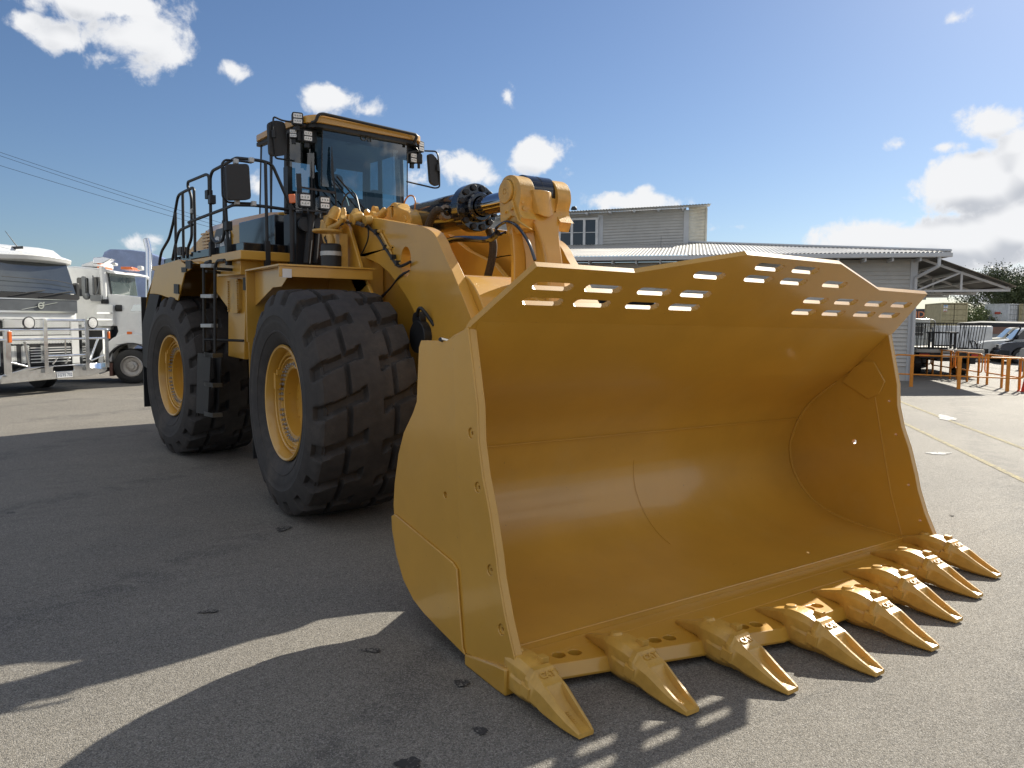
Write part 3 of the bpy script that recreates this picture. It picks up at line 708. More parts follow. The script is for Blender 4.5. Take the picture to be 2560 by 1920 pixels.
b.box(-1.18, -1.17, 3.3, 3.34, 3.1, 3.62)
b.build('grille', YEL, hood)
b = RB(); hexo = [(2.25, 3.12), (2.25, 3.50), (2.35, 3.60), (2.85, 3.60), (2.95, 3.50), (2.95, 3.12)]
b.plate(hexo, .012, MX(-1.176)); b.build('badge_panel', mat('badge_grey', (.07, .07, .075), .4), hood)
b = RB(); b.text('CAT', .36, Matrix.Translation((-1.182, 2.60, 3.33))@Matrix(((0, 0, -1, 0), (-1, 0, 0, 0), (0, 1, 0, 0), (0, 0, 0, 1))), .004, .012); b.build('badge_letters', mat('white_letters', (.6, .6, .6), .4), hood)
b = RB()
b.box(-1.24, -.92, .42, 1.72, 3.13, 3.60); b.box(-1.0, .9, .3, 1.0, 2.4, 3.5)
b.build('side_panel', BLKG, loader, bevel=.01)
b = RB(); b.tube([(-.6, 4.0, 3.6), (-.6, 4.0, 3.9)], .06)
b.box(-1.16, -1.0, 4.7, 4.9, 3.3, 3.45); b.build('hood_lamp', BLK, hood)
# ---- cab ----------------------------------------------------------
RCAB = REAR@Matrix.Translation((0, .2, .05))
def RB_(): return MB(RCAB)
cab = RB_()
z0, zt = 3.0, 4.76
# floor pod and pillars
cab.box(-.92, .92, .10, 1.46, 2.55, 3.62)
for (x0, y0, x1, y1, w) in ((-.95, .42, -.93, .42, .045), (.95, .42, .93, .42, .045), (-.72, .10, -.70, .14, .03), (.72, .10, .70, .14, .03), (-.90, 1.42, -.88, 1.36, .05), (.90, 1.42, .88, 1.36, .05), (-.93, 1.0, -.92, 1.0, .03), (.93, 1.0, .92, 1.0, .03)):
    cab.loft([[(x0-w, y0-w, 3.6), (x0+w, y0-w, 3.6), (x0+w, y0+w, 3.6), (x0-w, y0+w, 3.6)], [(x1-w, y1-w, zt), (x1+w, y1-w, zt), (x1+w, y1+w, zt), (x1-w, y1+w, zt)]])
cab.box(-.9, .9, 1.36, 1.44, 3.6, 4.1); cab.box(-.9, .9, 1.36, 1.42, 4.55, 4.76)
cab.box(-.97, .97, .05, 1.46, 4.71, 4.77)
cabo = cab.build('cab', DARK, loader, bevel=.012)
b = RB_()
roofp = [(-.98, -.06), (-.86, -.30), (.86, -.30), (.98, -.06), (1.03, .8), (1.0, 1.42), (.85, 1.52), (-.85, 1.52), (-1.0, 1.42), (-1.03, .8)]
roofp = [(p.x, p.y) for p in fil([(a, c, 0) for a, c in roofp], .12, 3, True)]
b.plate(roofp, .085, MZ(4.775)); b.plate([(x*.93, (y-.65)*.93+.65) for x, y in roofp], .045, MZ(4.855))
b.build('roof', YEL, cabo, bevel=.025, smooth=40, seg=3)
b = RB_(); b.plate([(x*.96, (y-.65)*.96+.65) for x, y in roofp], .05, MZ(4.725)); b.build('roof_lining', BLK, cabo)
b = RB_(); b.quad((-.70, .06, 3.62), (.70, .06, 3.62), (.70, .04, 4.75), (-.70, .04, 4.75)); b.build('windscreen', GLS, cabo)
b = RB_(); b.quad((-.72, -.14, 3.95), (.72, -.14, 3.95), (.70, -.17, 4.82), (-.70, -.17, 4.82)); b.build('stone_guard_glass', GLS, cabo)
b = RB_(); b.tube([(-.705, -.145, 3.95), (-.695, -.175, 4.82)], .008, 6); b.box(-.70, .70, -.19, -.17, 4.76, 4.785); b.tube([(.705, -.145, 3.95), (.695, -.175, 4.82)], .008, 6); b.build('guard_frame', DARK, cabo)
b = RB_(); b.text('CAT', .10, Matrix.Translation((0, -.178, 4.70))@Matrix.Rotation(R_(90), 4, 'X'), .003, .002); b.build('screen_badge', mat('badge_black', (.10, .11, .12), .4), cabo)
for s in (-1, 1):
    b = RB_(); b.quad((s*.72, .07, 3.62), (s*.94, .38, 3.62), (s*.93, .38, 4.74), (s*.70, .06, 4.74)); b.build('corner_window', GLS, cabo)
    b = RB_(); b.quad((s*.955, .44, 3.50), (s*.955, 1.39, 3.50), (s*.93, 1.34, 4.72), (s*.93, .44, 4.74)); b.build('side_window', GLS, cabo)
b = RB_(); b.quad((-.85, 1.395, 4.1), (.85, 1.395, 4.1), (.85, 1.39, 4.55), (-.85, 1.39, 4.55)); b.build('rear_window', GLS, cabo)
b = RB_()
st = rrect(-.26, .26, 3.78, 4.38, .1); b.plate(st, .14, MY(1.15)); b.plate(rrect(-.15, .15, 4.40, 4.62, .06), .1, MY(1.14)); b.box(-.28, .28, .65, 1.2, 3.68, 3.82); b.box(-.40, -.30, .6, 1.1, 3.85, 3.92); b.box(.30, .40, .6, 1.1, 3.85, 3.92)
b.build('seat', mat('seat_cloth', (.012, .012, .014), .9), cabo, bevel=.03)
b = RB_(); b.box(-.7, .7, .12, .3, 3.6, 3.74); b.tube([(0, .3, 3.62), (0, .5, 3.95)], .03); b.tube([(.19*math.cos(a*math.pi/8), .5+.06*math.sin(a*math.pi/8), 3.97+.16*math.sin(a*math.pi/8)) for a in range(16)], .014, 6, closed=True)
b.box(.45, .6, .4, .6, 3.8, 4.1); b.build('dashboard', BLK, cabo, bevel=.01)
# roof bar
def LV(p, v, z=zc): return lat(*z(*p), v=v)
b = RB(); b.tube(fil([LV((640, 215), -.08), LV((690, 200), -.13), LV((712, 125), -.16), LV((770, 112), -.16), LV((1840, 352), -.16), LV((1852, 378), -.16), LV((1815, 465), -.1)], .06, 4), .022, 10)
b.build('roof_rail', BLK, cabo, smooth=50)
def lamp(parent, c, w, h, T=REAR, yaw=0, pitch=0, label=None, name='work_light'):
    M = T@Matrix.Translation(c)@Matrix.Rotation(R_(yaw), 4, 'Z')@Matrix.Rotation(R_(pitch), 4, 'X')
    b = MB(M); b.plate(rrect(-w/2, w/2, -h/2, h/2, w*.18), .08, MY(.08)); b.box(-.03, .03, .03, .07, -h/2-.07, -h/2)
    o = b.build(name, BLK, parent, bevel=.006, label=label)
    b = MB(M)
    for z in (-1, 1):
        b.plate(rrect(-w*.38, w*.38, z*h*.22-h*.17, z*h*.22+h*.17, w*.06), .006, MY(.0))
    l = b.build('lens', LENS, o, split=True)
    b = MB(M)
    for z in (-1, 1):
        for x in (-.22, 0, .22): b.lathe([(0, 0), (w*.075, 0)], Matrix.Translation((x*w, -.0075, z*h*.22))@Matrix.Rotation(R_(90), 4, 'X'), 10)
    b.build('led', mat('led_grey', (.35, .34, .30), .2, metal=.6), o, recalc=False, split=True)
    return o
P = lambda p, v: LV(p, v+.2)
lamp(cabo, P((480, 165), -.12), .150, .165, yaw=-18)
lamp(cabo, P((428, 338), .0), .115, .125, yaw=-30)
lamp(cabo, P((600, 368), -.10), .145, .16, yaw=-5)
lamp(cabo, P((1905, 490), -.1), .135, .165, yaw=15)
lamp(cabo, P((1818, 620), -.1), .14, .16, yaw=5)
lamp(cabo, P((1912, 635), -.1), .11, .14, yaw=60)
b = RB(); b.tube([P((640, 215), -.1), P((560, 250), -.1), P((470, 260), -.05)], .03); b.tube([P((1790, 440), -.1), P((1860, 540), -.1), P((1740, 560), -.1)], .03); b.box(-1.0, -.72, .15, .30, 4.60, 4.80); b.box(.72, .98, .15, .30, 4.60, 4.80); b.build('lamp_bracket', BLK, cabo, split=True)
# mirrors on the cab
def mirror(parent, pts, v, T=REAR, zz=zc, th=.06):
    q = [REARI@(at(*zz(*p), D=1)) for p in ()]
    c = [lat(*zz(*p), v=v) for p in pts]
    b = MB(T); pl = fil([(p.x, p.z, 0) for p in c], .06, 3, True)
    b.plate([(p.x, p.y) for p in pl], th, MY(v+th/2)); return b.build('mirror', mat('mirror_shell', (.018, .018, .019), .55, var=.1), parent, bevel=.02, smooth=40, seg=3)
mirror(cabo, ((130, 215), (215, 190), (330, 215), (348, 560), (330, 590), (215, 605), (150, 585)), .35)
mirror(cabo, ((1975, 580), (2020, 575), (2085, 640), (2112, 920), (2075, 950), (2000, 915)), .2)
b = RB()
b.tube(fil([P((455, 215), .05), P((300, 190), .12), P((200, 142), .12), P((195, 300), .10), P((215, 480), .10), P((222, 625), .12), P((440, 655), .2)], .04, 3), .013, 8)
b.tube(fil([P((1945, 540), .0), P((2070, 545), .0), P((2095, 580), -.05), P((2112, 760), -.05), P((2115, 960), -.02), P((2060, 970), .0), P((1735, 893), .0)], .04, 3), .013, 8)
b.lathe([(0, -.05), (.03, -.05), (.03, .05), (0, .05)], Matrix.Translation(P((205, 345), .09)), 10); b.lathe([(0, -.05), (.03, -.05), (.03, .05), (0, .05)], Matrix.Translation(P((2092, 735), -.04)), 10)
b.build('mirror_arm', BLK, cabo, split=True)
# wiper
b = RB()
b.tube([P((1300, 1270), -.2), P((1080, 1010), -.2), P((930, 830), -.2)], .012, 6); b.tube([P((1190, 1230), -.2), P((870, 860), -.2)], .009, 6)
b.loft([[P((872, 490), -.21)+Vector((dx, 0, 0)) for dx in (-.004, .004)]+[P((872, 490), -.19)+Vector((.004, 0, 0))], [P((880, 800), -.21)+Vector((dx, 0, 0)) for dx in (-.022, .025)]+[P((880, 800), -.19)+Vector((.02, 0, 0))], [P((915, 1010), -.21)+Vector((dx, 0, 0)) for dx in (-.006, .006)]+[P((915, 1010), -.19)+Vector((.006, 0, 0))]])
b.build('wiper', BLK, cabo)
b = RB(); b.loft([[P(p, -.25) for p in ((500, 945), (910, 1010), (905, 1035), (500, 968))], [P(p, -.18) for p in ((500, 945), (910, 1010), (905, 1035), (500, 968))]]); b.tube([P((912, 1010), -.2), P((925, 1180), -.2)], .012); b.build('step_bar', mat('rust_brown', (.03, .022, .018), .6), cabo)
b = RB(); b.loft([[P(p, -.02) for p in ((460, 800), (520, 800), (540, 1180), (480, 1180))], [P(p, .12) for p in ((460, 800), (520, 800), (540, 1180), (480, 1180))]]); b.box(-1.0, -.93, .5, .64, 3.9, 4.3); b.build('door_hinge_post', BLK, cabo)
# lower front lamps and post
lamp(loader, P((568, 1108), -.65), .165, .185, yaw=-12, pitch=0)
lamp(loader, P((795, 1140), -.65), .155, .18, yaw=-8)
b = RB(); b.loft([[P(p, -.70) for p in ((372, 1040), (450, 1035), (458, 1140), (385, 1145))], [P(p, -.62) for p in ((372, 1040), (450, 1035), (458, 1140), (385, 1145))]]); b.build('indicator_lamp', ORA, loader, bevel=.01)
b = RB()
b.loft([[P(p, -.70) for p in ((420, 1195), (860, 1240), (860, 1262), (420, 1215))], [P(p, -.60) for p in ((420, 1195), (860, 1240), (860, 1262), (420, 1215))]])
pp = LV((1200, 680), -.38, z1); 
for (a, c) in (((1215, 740), (1180, 1100)), ((1075, 700), (1080, 1090))):
    b.tube([LV(a, -.38, z1), LV(c, -.38, z1)], .045 if a[0] > 1200 else .03, 10)
b.tube([LV((1265, 760), -.3, z1), LV((1240, 1100), -.3, z1)], .03, 8)
b.build('lamp_post', DARK, loader)
b = RB()
for (x, y) in ((1168, 835), (1270, 840)):
    q = LV((x, y), -.36, z1); b.lathe([(0, -.03), (.09, -.03), (.1, 0), (.1, .03), (0, .03)], Matrix.Translation(q)@Matrix.Rotation(R_(80), 4, 'X'), 20)
b.build('horn', BLK, loader)
b = RB(); b.box(-1.25, -.85, -.28, .1, 2.75, 3.55); b.box(-.85, .9, -.15, .15, 2.3, 3.62); b.build('cab_base', mat('cab_base_grey', (.02, .022, .026), .35), loader)  # one even dark blue-grey over the cab base
# ---- handrails ----------------------------------------------------
RU, RV = -1.93, -.17
def rp(p, mode='u', d=0):
    if mode == 'u': return lat(*z2(*p), u=RU+d)
    return lat(*z2(*p), v=RV+d)
b = RB(); rr_ = .021
def rail(pts, f=.1, r=rr_): b.tube(fil(pts, f, 4), r, 10)
rail([rp(p) for p in ((186, 898), (200, 800), (265, 690), (298, 560), (335, 345), (380, 318), (452, 285), (462, 300), (470, 560), (470, 800))])
rail([rp(p) for p in ((315, 480), (318, 855))]); rail([rp(p) for p in ((372, 322), (380, 848))])
rail([rp(p) for p in ((290, 862), (318, 720), (345, 625), (440, 582))])
rail([rp(p) for p in ((410, 830), (415, 760), (445, 690), (442, 350), (412, 275), (415, 238), (560, 178), (582, 190), (584, 330))])
rail([rp(p) for p in ((606, 872), (597, 640), (592, 200), (610, 150), (690, 108), (770, 62))]+[rp((800, 48), 'v', .25), rp((905, 58), 'v', .12), rp((1010, 72), 'v'), rp((1085, 98), 'v'), rp((1215, 395), 'v'), rp((1240, 470), 'v'), rp((1240, 870), 'v')], .14)
rail([rp((1032, 78), 'v'), rp((1048, 862), 'v')])
rail([rp(p) for p in ((697, 120), (740, 862))])
rail([rp(p) for p in ((450, 580), (415, 562), (600, 492), (700, 455), (775, 422))]+[rp((940, 425), 'v', .1), rp((1045, 437), 'v'), rp((1225, 462), 'v')], .06)
rail([rp(p) for p in ((700, 240), (705, 640), (690, 710), (640, 725), (608, 690), (600, 600))], .08)
b.build('handrail', BLK, loader, smooth=50)
b = RB()
for p, m_, d in (((606, 815), 'u', 0), ((738, 800), 'u', 0), ((1046, 815), 'v', 0), ((1238, 830), 'v', 0)):
    q = rp(p, m_, d); b.box(q.x-.035, q.x+.035, q.y-.035, q.y+.035, q.z-.17, q.z+.17)
for p in ((580, 340), (605, 380), (735, 590)):
    q = rp(p); b.box(q.x-.04, q.x+.04, q.y-.05, q.y+.05, q.z-.06, q.z+.06)
b.build('rail_socket', BLK, loader, bevel=.006, split=True)
b = RB()
for p, m_ in (((450, 472), 'u'), ((920, 65), 'v'), ((938, 412), 'v'), ((795, 75), 'v'), ((805, 400), 'v')):
    q = rp(p, m_); b.box(q.x-.03, q.x+.03, q.y-.03, q.y+.03, q.z-.032, q.z+.032)
b.build('rail_clamp', GALV, loader, bevel=.008, split=True)
# mirror on the platform rail
b = RB(); ms = [lat(*z2(*p), v=-.22) for p in ((706, 100), (890, 98), (908, 382), (722, 390))]
pl = fil([(p.x, p.z, 0) for p in ms], .05, 3, True); b.plate([(p.x, p.y) for p in pl], .07, MY(-.2))
pm = b.build('mirror', mat('mirror_shell', (.018, .018, .019), .55, var=.1), loader, bevel=.02, smooth=40, seg=3)
b = RB(); b.tube(fil([lat(*z2(*p), v=-.14) for p in ((920, 85), (820, 70), (710, 62), (683, 95), (690, 360), (730, 402), (930, 410))], .05, 4), .014, 8); b.build('mirror_arm', BLK, pm, split=True)
# ---- ladder -------------------------------------------------------
b = RB(); LU = -2.12
lp = lambda x, y, u=LU: lat(*z2(x, y), u=u)
A = [lp(595, 870), lp(552, 885), lp(540, 930), lp(545, 1590)]; Bp = [lp(705, 862), lp(648, 868), lp(630, 920), lp(632, 1600)]
b.tube(fil(A, .1, 4), .02, 10); b.tube(fil(Bp, .1, 4), .02, 10)
b.tube([lp(640, 930), lat(*z2(850, 945), u=-1.75)], .02, 8); b.tube([lp(560, 950), lat(*z2(745, 970), u=-1.75)], .02, 8); b.tube([lp(545, 1495), lat(*z2(858, 1505), u=-1.75)], .018, 8)
lad = b.build('ladder', BLK, loader, smooth=50)
for y in (908, 1150, 1385):
    b = RB(); a, c = lp(540, y), lp(625, y); b.loft([[a+Vector((dx, 0, dz)) for dx, dz in ((-.045, -.025), (.045, -.025), (.045, .025), (-.045, .025))], [c+Vector((dx, 0, dz)) for dx, dz in ((-.045, -.025), (.045, -.025), (.045, .025), (-.045, .025))]]); b.build('rung', GALV, lad, bevel=.005)
z5_ = lambda x, y: (340+x/3.95, 720+y/3.95)
b = RB()
for (x0, x1) in ((618, 742), ):
    c4 = [lat(*z5_(*p), u=LU) for p in ((615, 640), (745, 655), (715, 1250), (600, 1232))]
    b.loft([[p+Vector((dx, 0, 0)) for p in c4] for dx in (-.01, .01)])
c4 = [lat(*z5_(*p), u=LU+.35) for p in ((760, 660), (850, 660), (815, 1240), (720, 1245))]
b.loft([[p+Vector((dx, 0, 0)) for p in c4] for dx in (-.01, .01)])
st_ = b.build('rubber_side_panel', RUB2, lad)
for y in ((655, 660, 665), (945, 952, 960), (1240, 1250, 1252)):
    b = RB(); a, c, e = lat(*z5_(675, y[0]), u=LU-.02), lat(*z5_(752, y[1]+8), u=LU-.02), lat(*z5_(850, y[2]-2), u=LU+.3)
    for p, q in ((a, c), (c, e)): b.loft([[p+Vector(o) for o in ((0, -.02, -.03), (0, .02, -.03), (0, .02, .03), (0, -.02, .03))], [q+Vector(o) for o in ((0, -.02, -.03), (0, .02, -.03), (0, .02, .03), (0, -.02, .03))]])
    b.build('rung', mat('rung_grey', (.12, .12, .115), .6), lad)
# =================================================================== SETTING
def asphalt():
    m = bpy.data.materials.new('asphalt'); m.use_nodes = True; g = G(m); b = m.node_tree.nodes['Principled BSDF']
    tc = g.n('ShaderNodeTexCoord').outputs['Object']
    N = lambda s, d=6, r=.6: g.n('ShaderNodeTexNoise', {'Vector': tc, 'Scale': s, 'Detail': float(d), 'Roughness': r}).outputs[0]
    big = N(.22, 5, .6); mid = N(1.6, 8, .7)
    c = g.mix(g.ramp(big, .35, .68), (.208, .192, .165), (.272, .250, .211))
    c = g.mix(g.m('MULTIPLY', g.ramp(mid, .48, .75), .55), c, (.30, .28, .24))
    # stretched tyre scuffs
    mp = g.n('ShaderNodeMapping', {'Vector': tc, 'Rotation': (0, 0, .5), 'Scale': (.35, 4.5, 1)}).outputs[0]
    sc = g.n('ShaderNodeTexNoise', {'Vector': mp, 'Scale': 1.4, 'Detail': 8.0, 'Roughness': .7, 'Distortion': .6}).outputs[0]
    c = g.mix(g.m('MULTIPLY', g.ramp(sc, .56, .74), .45), c, (.30, .28, .24))
    c = g.mix(g.m('MULTIPLY', g.ramp(sc, .44, .30), .45), c, (.095, .090, .084))
    # curved tyre marks and worn patches
    wv = g.n('ShaderNodeTexWave', {'Vector': g.n('ShaderNodeMapping', {'Vector': tc, 'Rotation': (0, 0, 1.1)}).outputs[0], 'Scale': .10, 'Distortion': 5.0, 'Detail': 3.0, 'Detail Scale': .6}, wave_type='BANDS').outputs[1]
    c = g.mix(g.m('MULTIPLY', g.m('MULTIPLY', g.ramp(wv, .90, .99), g.ramp(N(3.5, 6), .42, .6)), .5), c, (.085, .08, .075))
    pt = N(.45, 3, .4); c = g.mix(g.m('MULTIPLY', g.ramp(pt, .58, .66), .35), c, (.14, .134, .122))
    # oil spots
    sp = g.n('ShaderNodeTexVoronoi', {'Vector': g.n('ShaderNodeMapping', {'Vector': tc, 'Scale': (.75, .75, 1)}).outputs[0], 'Scale': 1.0, 'Randomness': 1.0})
    sm = g.m('ADD', sp.outputs['Distance'], g.m('MULTIPLY', g.m('SUBTRACT', N(9, 3), .5), .06))
    rnd = g.n('ShaderNodeSeparateColor', {0: sp.outputs['Color']}).outputs[0]
    spot = g.m('MULTIPLY', g.ramp(sm, .050, .030), g.ramp(rnd, .45, .5))
    c = g.mix(g.m('MULTIPLY', spot, .75), c, (.03, .03, .032))
    # aggregate: pale and dark stones in the binder
    v1 = g.n('ShaderNodeTexVoronoi', {'Vector': tc, 'Scale': 150.0}); r1 = g.n('ShaderNodeSeparateColor', {0: v1.outputs['Color']})
    v2 = g.n('ShaderNodeTexVoronoi', {'Vector': tc, 'Scale': 55.0}); r2 = g.n('ShaderNodeSeparateColor', {0: v2.outputs['Color']})
    c = g.mix(g.m('MULTIPLY', g.ramp(r1.outputs[0], .55, .95), .60), c, (.42, .40, .365))
    c = g.mix(g.m('MULTIPLY', g.ramp(r1.outputs[1], .60, .9), .60), c, (.05, .049, .048))
    c = g.mix(g.m('MULTIPLY', g.ramp(r2.outputs[0], .80, .97), .28), c, (.40, .37, .33))
    c = g.mix(g.m('MULTIPLY', g.ramp(v1.outputs['Distance'], .35, .6), .40), c, (.05, .05, .05))
    m.node_tree.links.new(c, b.inputs['Base Color'])
    h = g.m('ADD', g.m('MULTIPLY', v1.outputs['Distance'], -1.0), g.m('MULTIPLY', N(160, 3), .6))
    bp = g.n('ShaderNodeBump', {'Height': h, 'Strength': .75, 'Distance': .0045}); m.node_tree.links.new(bp.outputs[0], b.inputs['Normal'])
    m.node_tree.links.new(g.ramp(r1.outputs[2], 0, 1, .62, .95), b.inputs['Roughness']); b.inputs['Specular IOR Level'].default_value = .22
    return m
ASP = asphalt()
b = MB(); ys = [-300, -40, -10, 0, 4, 8, 9, 10, 11, 12, 13, 14, 16, 18, 20, 23, 26, 30, 34, 38, 41, 60, 120, 300, 900, 2500]
rows = [[b.v((x, y, gz(y))) for x in (-1500, -60, -20, 0, 20, 60, 1500)] for y in ys]
for A, Bq in zip(rows, rows[1:]):
    for i in range(len(A)-1): b.f([A[i], A[i+1], Bq[i+1], Bq[i]])
tag(b.build('ground', ASP, recalc=False), kind='structure')
def line_mat(name, col, keep):
    m = bpy.data.materials.new(name); m.use_nodes = True; g = G(m); b = m.node_tree.nodes['Principled BSDF']; tc = g.n('ShaderNodeTexCoord').outputs['Object']
    n1 = g.n('ShaderNodeTexNoise', {'Vector': tc, 'Scale': 7.0, 'Detail': 12.0, 'Roughness': .75}).outputs[0]
    v = g.n('ShaderNodeTexVoronoi', {'Vector': tc, 'Scale': 95.0}); r = g.n('ShaderNodeSeparateColor', {0: v.outputs['Color']}).outputs[0]
    f = g.ramp(g.m('ADD', n1, g.m('MULTIPLY', g.m('SUBTRACT', r, .5), .35)), keep-.08, keep+.08)
    m.node_tree.links.new(g.mix(f, col, (.22, .208, .185)), b.inputs['Base Color']); b.inputs['Roughness'].default_value = .9; b.inputs['Specular IOR Level'].default_value = .1; return m
def strip(name, p, q, w, m, label=None):
    p, q = ground(*p), ground(*q); n = 14; d = (q-p); d.z = 0; d.normalize(); s = Vector((-d.y, d.x, 0))*w/2
    b = MB(); pr = None
    for i in range(n+1):
        c = p.lerp(q, i/n); L_ = [c+s, c-s]; L_ = [b.v((v.x, v.y, gz(v.y)+.005)) for v in L_]
        if pr: b.f([pr[0], pr[1], L_[1], L_[0]])
        pr = L_
    o = b.build(name, m, recalc=False); tag(o, kind='structure'); return o
LY = line_mat('worn_yellow_line', (.47, .41, .24), .50); LWH = line_mat('white_line', (.44, .42, .36), .55)
strip('painted_line', (2225, 993), (2640, 1152), .10, LY); strip('painted_line', (2235, 1046), (2640, 1241), .10, LY)
strip('painted_line', (2283, 936), (2480, 975), .10, LWH); strip('painted_line', (2412, 911), (2600, 934), .25, LWH)
def blob(name, px, rx, ry, m, ang=0):
    c = ground(*px); b = MB(); k = 28; vs = []
    for i in range(k):
        a = 2*math.pi*i/k; r = 1+.18*math.sin(3*a+1)+.1*math.sin(7*a)
        x, y = rx*r*math.cos(a), ry*r*math.sin(a); X = c.x+x*math.cos(ang)-y*math.sin(ang); Y = c.y+x*math.sin(ang)+y*math.cos(ang)
        vs.append(b.v((X, Y, gz(Y)+.009)))
    b.f(vs); return tag(b.build(name, m, recalc=False), kind='structure')
PW = line_mat('spilled_white_paint', (.66, .66, .64), .56)
OIL = line_mat('oil_stain', (.055, .053, .052), .60)
for px_, r_, q_ in (((708, 1323), .10, .07), ((1155, 1710), .045, .04), ((1201, 1829), .045, .03), ((930, 1628), .06, .03), ((523, 1530), .07, .035), ((1022, 1912), .06, .05), ((2380, 1290), .03, .02), ((2230, 1370), .03, .02)): blob('oil_stain', px_, r_, q_, OIL, r_*40)
blob('paint_patch', (2366, 1045), .55, .17, PW, .6); blob('paint_patch', (2347, 1134), .22, .11, PW, -.4)
# ------------------------------------------------------------------- building
az = R_(137.5); dv = Vector((math.sin(az), math.cos(az), 0)); inn = Vector((-dv.y, dv.x, 0))
BF = Matrix(((-dv.x, inn.x, 0, 23.28), (-dv.y, inn.y, 0, 15.06), (0, 0, 1, .06), (0, 0, 0, 1)))
CLAD = mat('painted_weatherboard', (.50, .495, .47), .6, var=.05, dirt=(.35, .35, .33, .25)); TRIM = mat('grey_trim_paint', (.52, .54, .56), .5, var=.04)
CRM = mat('cream_boards', (.62, .60, .52), .6, dirt=(.40, .30, .18, .5)); ROOF = mat('corrugated_roof', (.42, .41, .38), .45, metal=.15, var=.12, vscale=.8, dirt=(.36, .33, .28, .6))
STL = mat('white_steel', (.55, .56, .57), .5, var=.05); DKI = mat('painted_gap_dark', (.015, .016, .018), .8); SOF = mat('underside_sheet', (.07, .068, .065), .7)  # DKI: near-black colour standing in for the shade inside gaps and openings
bld = thing('workshop_building', 'pale grey weatherboard workshop with corrugated hip roof, raised clerestory and steel side canopy', 'building', (23.28, 15.06, .06))
def BB(): return MB(BF)
def boards(b, s0, s1, t, z0, z1, p=.15, d=.045, flip=1):
    z = z0; pr = None
    while z < z1-1e-6:
        zt_ = min(z+p, z1); a = [b.v((s0, t-d*flip, z)), b.v((s1, t-d*flip, z))]; c = [b.v((s0, t, zt_)), b.v((s1, t, zt_))]
        b.f([a[0], a[1], c[1], c[0]])
        if pr: b.f([pr[0], pr[1], a[1], a[0]])
        pr = c; z = zt_
b = BB(); boards(b, .12, 9.2, 0, .55, 4.42); boards(b, 16.5, 26, 0, .55, 4.42); boards(b, 9.2, 16.5, 0, 3.3, 4.42)
b.box(.12, 9.2, -.01, .3, -.1, .55); b.box(16.5, 26, -.01, .3, -.1, .55); b.box(0.0, .15, .12, 16, -.1, 4.4); b.box(25.8, 26, .1, 16, 0, 4.4); b.box(0.1, 26, 16, 16.2, -.1, 4.4)
b.build('wall', CLAD, bld, smooth=0, recalc=False)
b = BB(); b.box(9.2, 16.5, .9, 1.0, 0, 3.3); b.build('opening_shade_panel', DKI, bld)  # near-black panel paints the shade inside the doorway
b = BB(); 
for s in (9.2, 11.6, 14.0, 16.4): b.box(s-.06, s+.06, -.03, .08, 0, 3.3)
b.box(9.2, 16.5, -.03, .06, 2.3, 2.4)
b.box(-.08, .14, -.06, .14, -.1, 4.42); b.build('corner_post', TRIM, bld, bevel=.01, split=True)
b = BB(); b.box(-.95, 26, -1.0, -.86, 4.42, 4.58); b.build('gutter', TRIM, bld, bevel=.02)
b = BB(); b.tube(fil([(-.55, -.9, 4.45), (-.55, -.9, 4.12), (-.02, -.14, 3.75), (-.02, -.14, .0)], .05, 3), .06, 8); b.build('downpipe', TRIM, bld)
b = BB()
for k in range(30): b.box(k*.9, k*.9+.06, -.86, 0, 4.30, 4.42)
b.build('rafter_ends', TRIM, bld, split=True)
def corr(b, fn, L, pitch=.14, amp=.018, k=4, s0=0):
    n = int(L/pitch*k); pr = None
    for i in range(n+1):
        w = s0+L*i/n; o = amp*math.cos(2*math.pi*i/k); r = [b.v(Vector(p)+Vector((0, 0, o))) for p in fn(w)]
        if pr:
            for j in range(len(r)-1): b.f([pr[j], r[j], r[j+1], pr[j+1]])
        pr = r
tl = math.tan(R_(8.4))
b = BB(); corr(b, lambda s: [(s, -.97, 4.60), (s, min(s-.1, 8), 4.60+(min(s-.1, 8)+.97)*tl)] if s > -.8 else [(s, -.97, 4.6), (s, -.9, 4.61)], 27, s0=-.85)
def sideroof(t): return [(-.92, t, 4.60), (t+.1 if t < 8 else 8.1, t, 4.60+((t+1.0) if t < 8 else 9.0)*tl)]
pr = None
corr(b, lambda t: sideroof(t), 17, s0=-.9)
# canopy roof
corr(b, lambda t: [(-.5, t, 4.50), (-3.25, t, 3.42)], 16.5, s0=-.25, pitch=.2)
b.build('roof', ROOF, bld, smooth=60, recalc=False)
b = BB(); b.tube([(-.9, -.95, 4.64), (8.05, 8.0, 5.98)], .05, 8); b.build('hip_capping', TRIM, bld)
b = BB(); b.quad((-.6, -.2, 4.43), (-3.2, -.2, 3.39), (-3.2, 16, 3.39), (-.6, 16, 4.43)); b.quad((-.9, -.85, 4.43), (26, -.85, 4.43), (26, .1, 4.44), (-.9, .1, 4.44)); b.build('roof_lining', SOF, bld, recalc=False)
b = BB()
def bar(b, p, q, w=.045): b.tube([p, q], w*1.2, 4)
for t in (0.05, 3.4, 6.8, 10.2, 13.6):
    bar(b, (-.05, t, 3.28), (-3.15, t, 3.30)); bar(b, (-.2, t, 4.44), (-3.15, t, 3.34)); bar(b, (-1.57, t, 3.28), (-1.57, t, 3.92), .04); bar(b, (-.1, t, 3.3), (-1.5, t, 3.92), .035)
for s, z in ((-.9, 4.16), (-1.57, 3.90), (-2.3, 3.62), (-3.05, 3.36)): b.box(s-.04, s+.04, 0, 16, z, z+.07)
b.box(-.12, .0, .0, .12, -.1, 4.4)
b.build('canopy_truss', STL, bld, split=True)
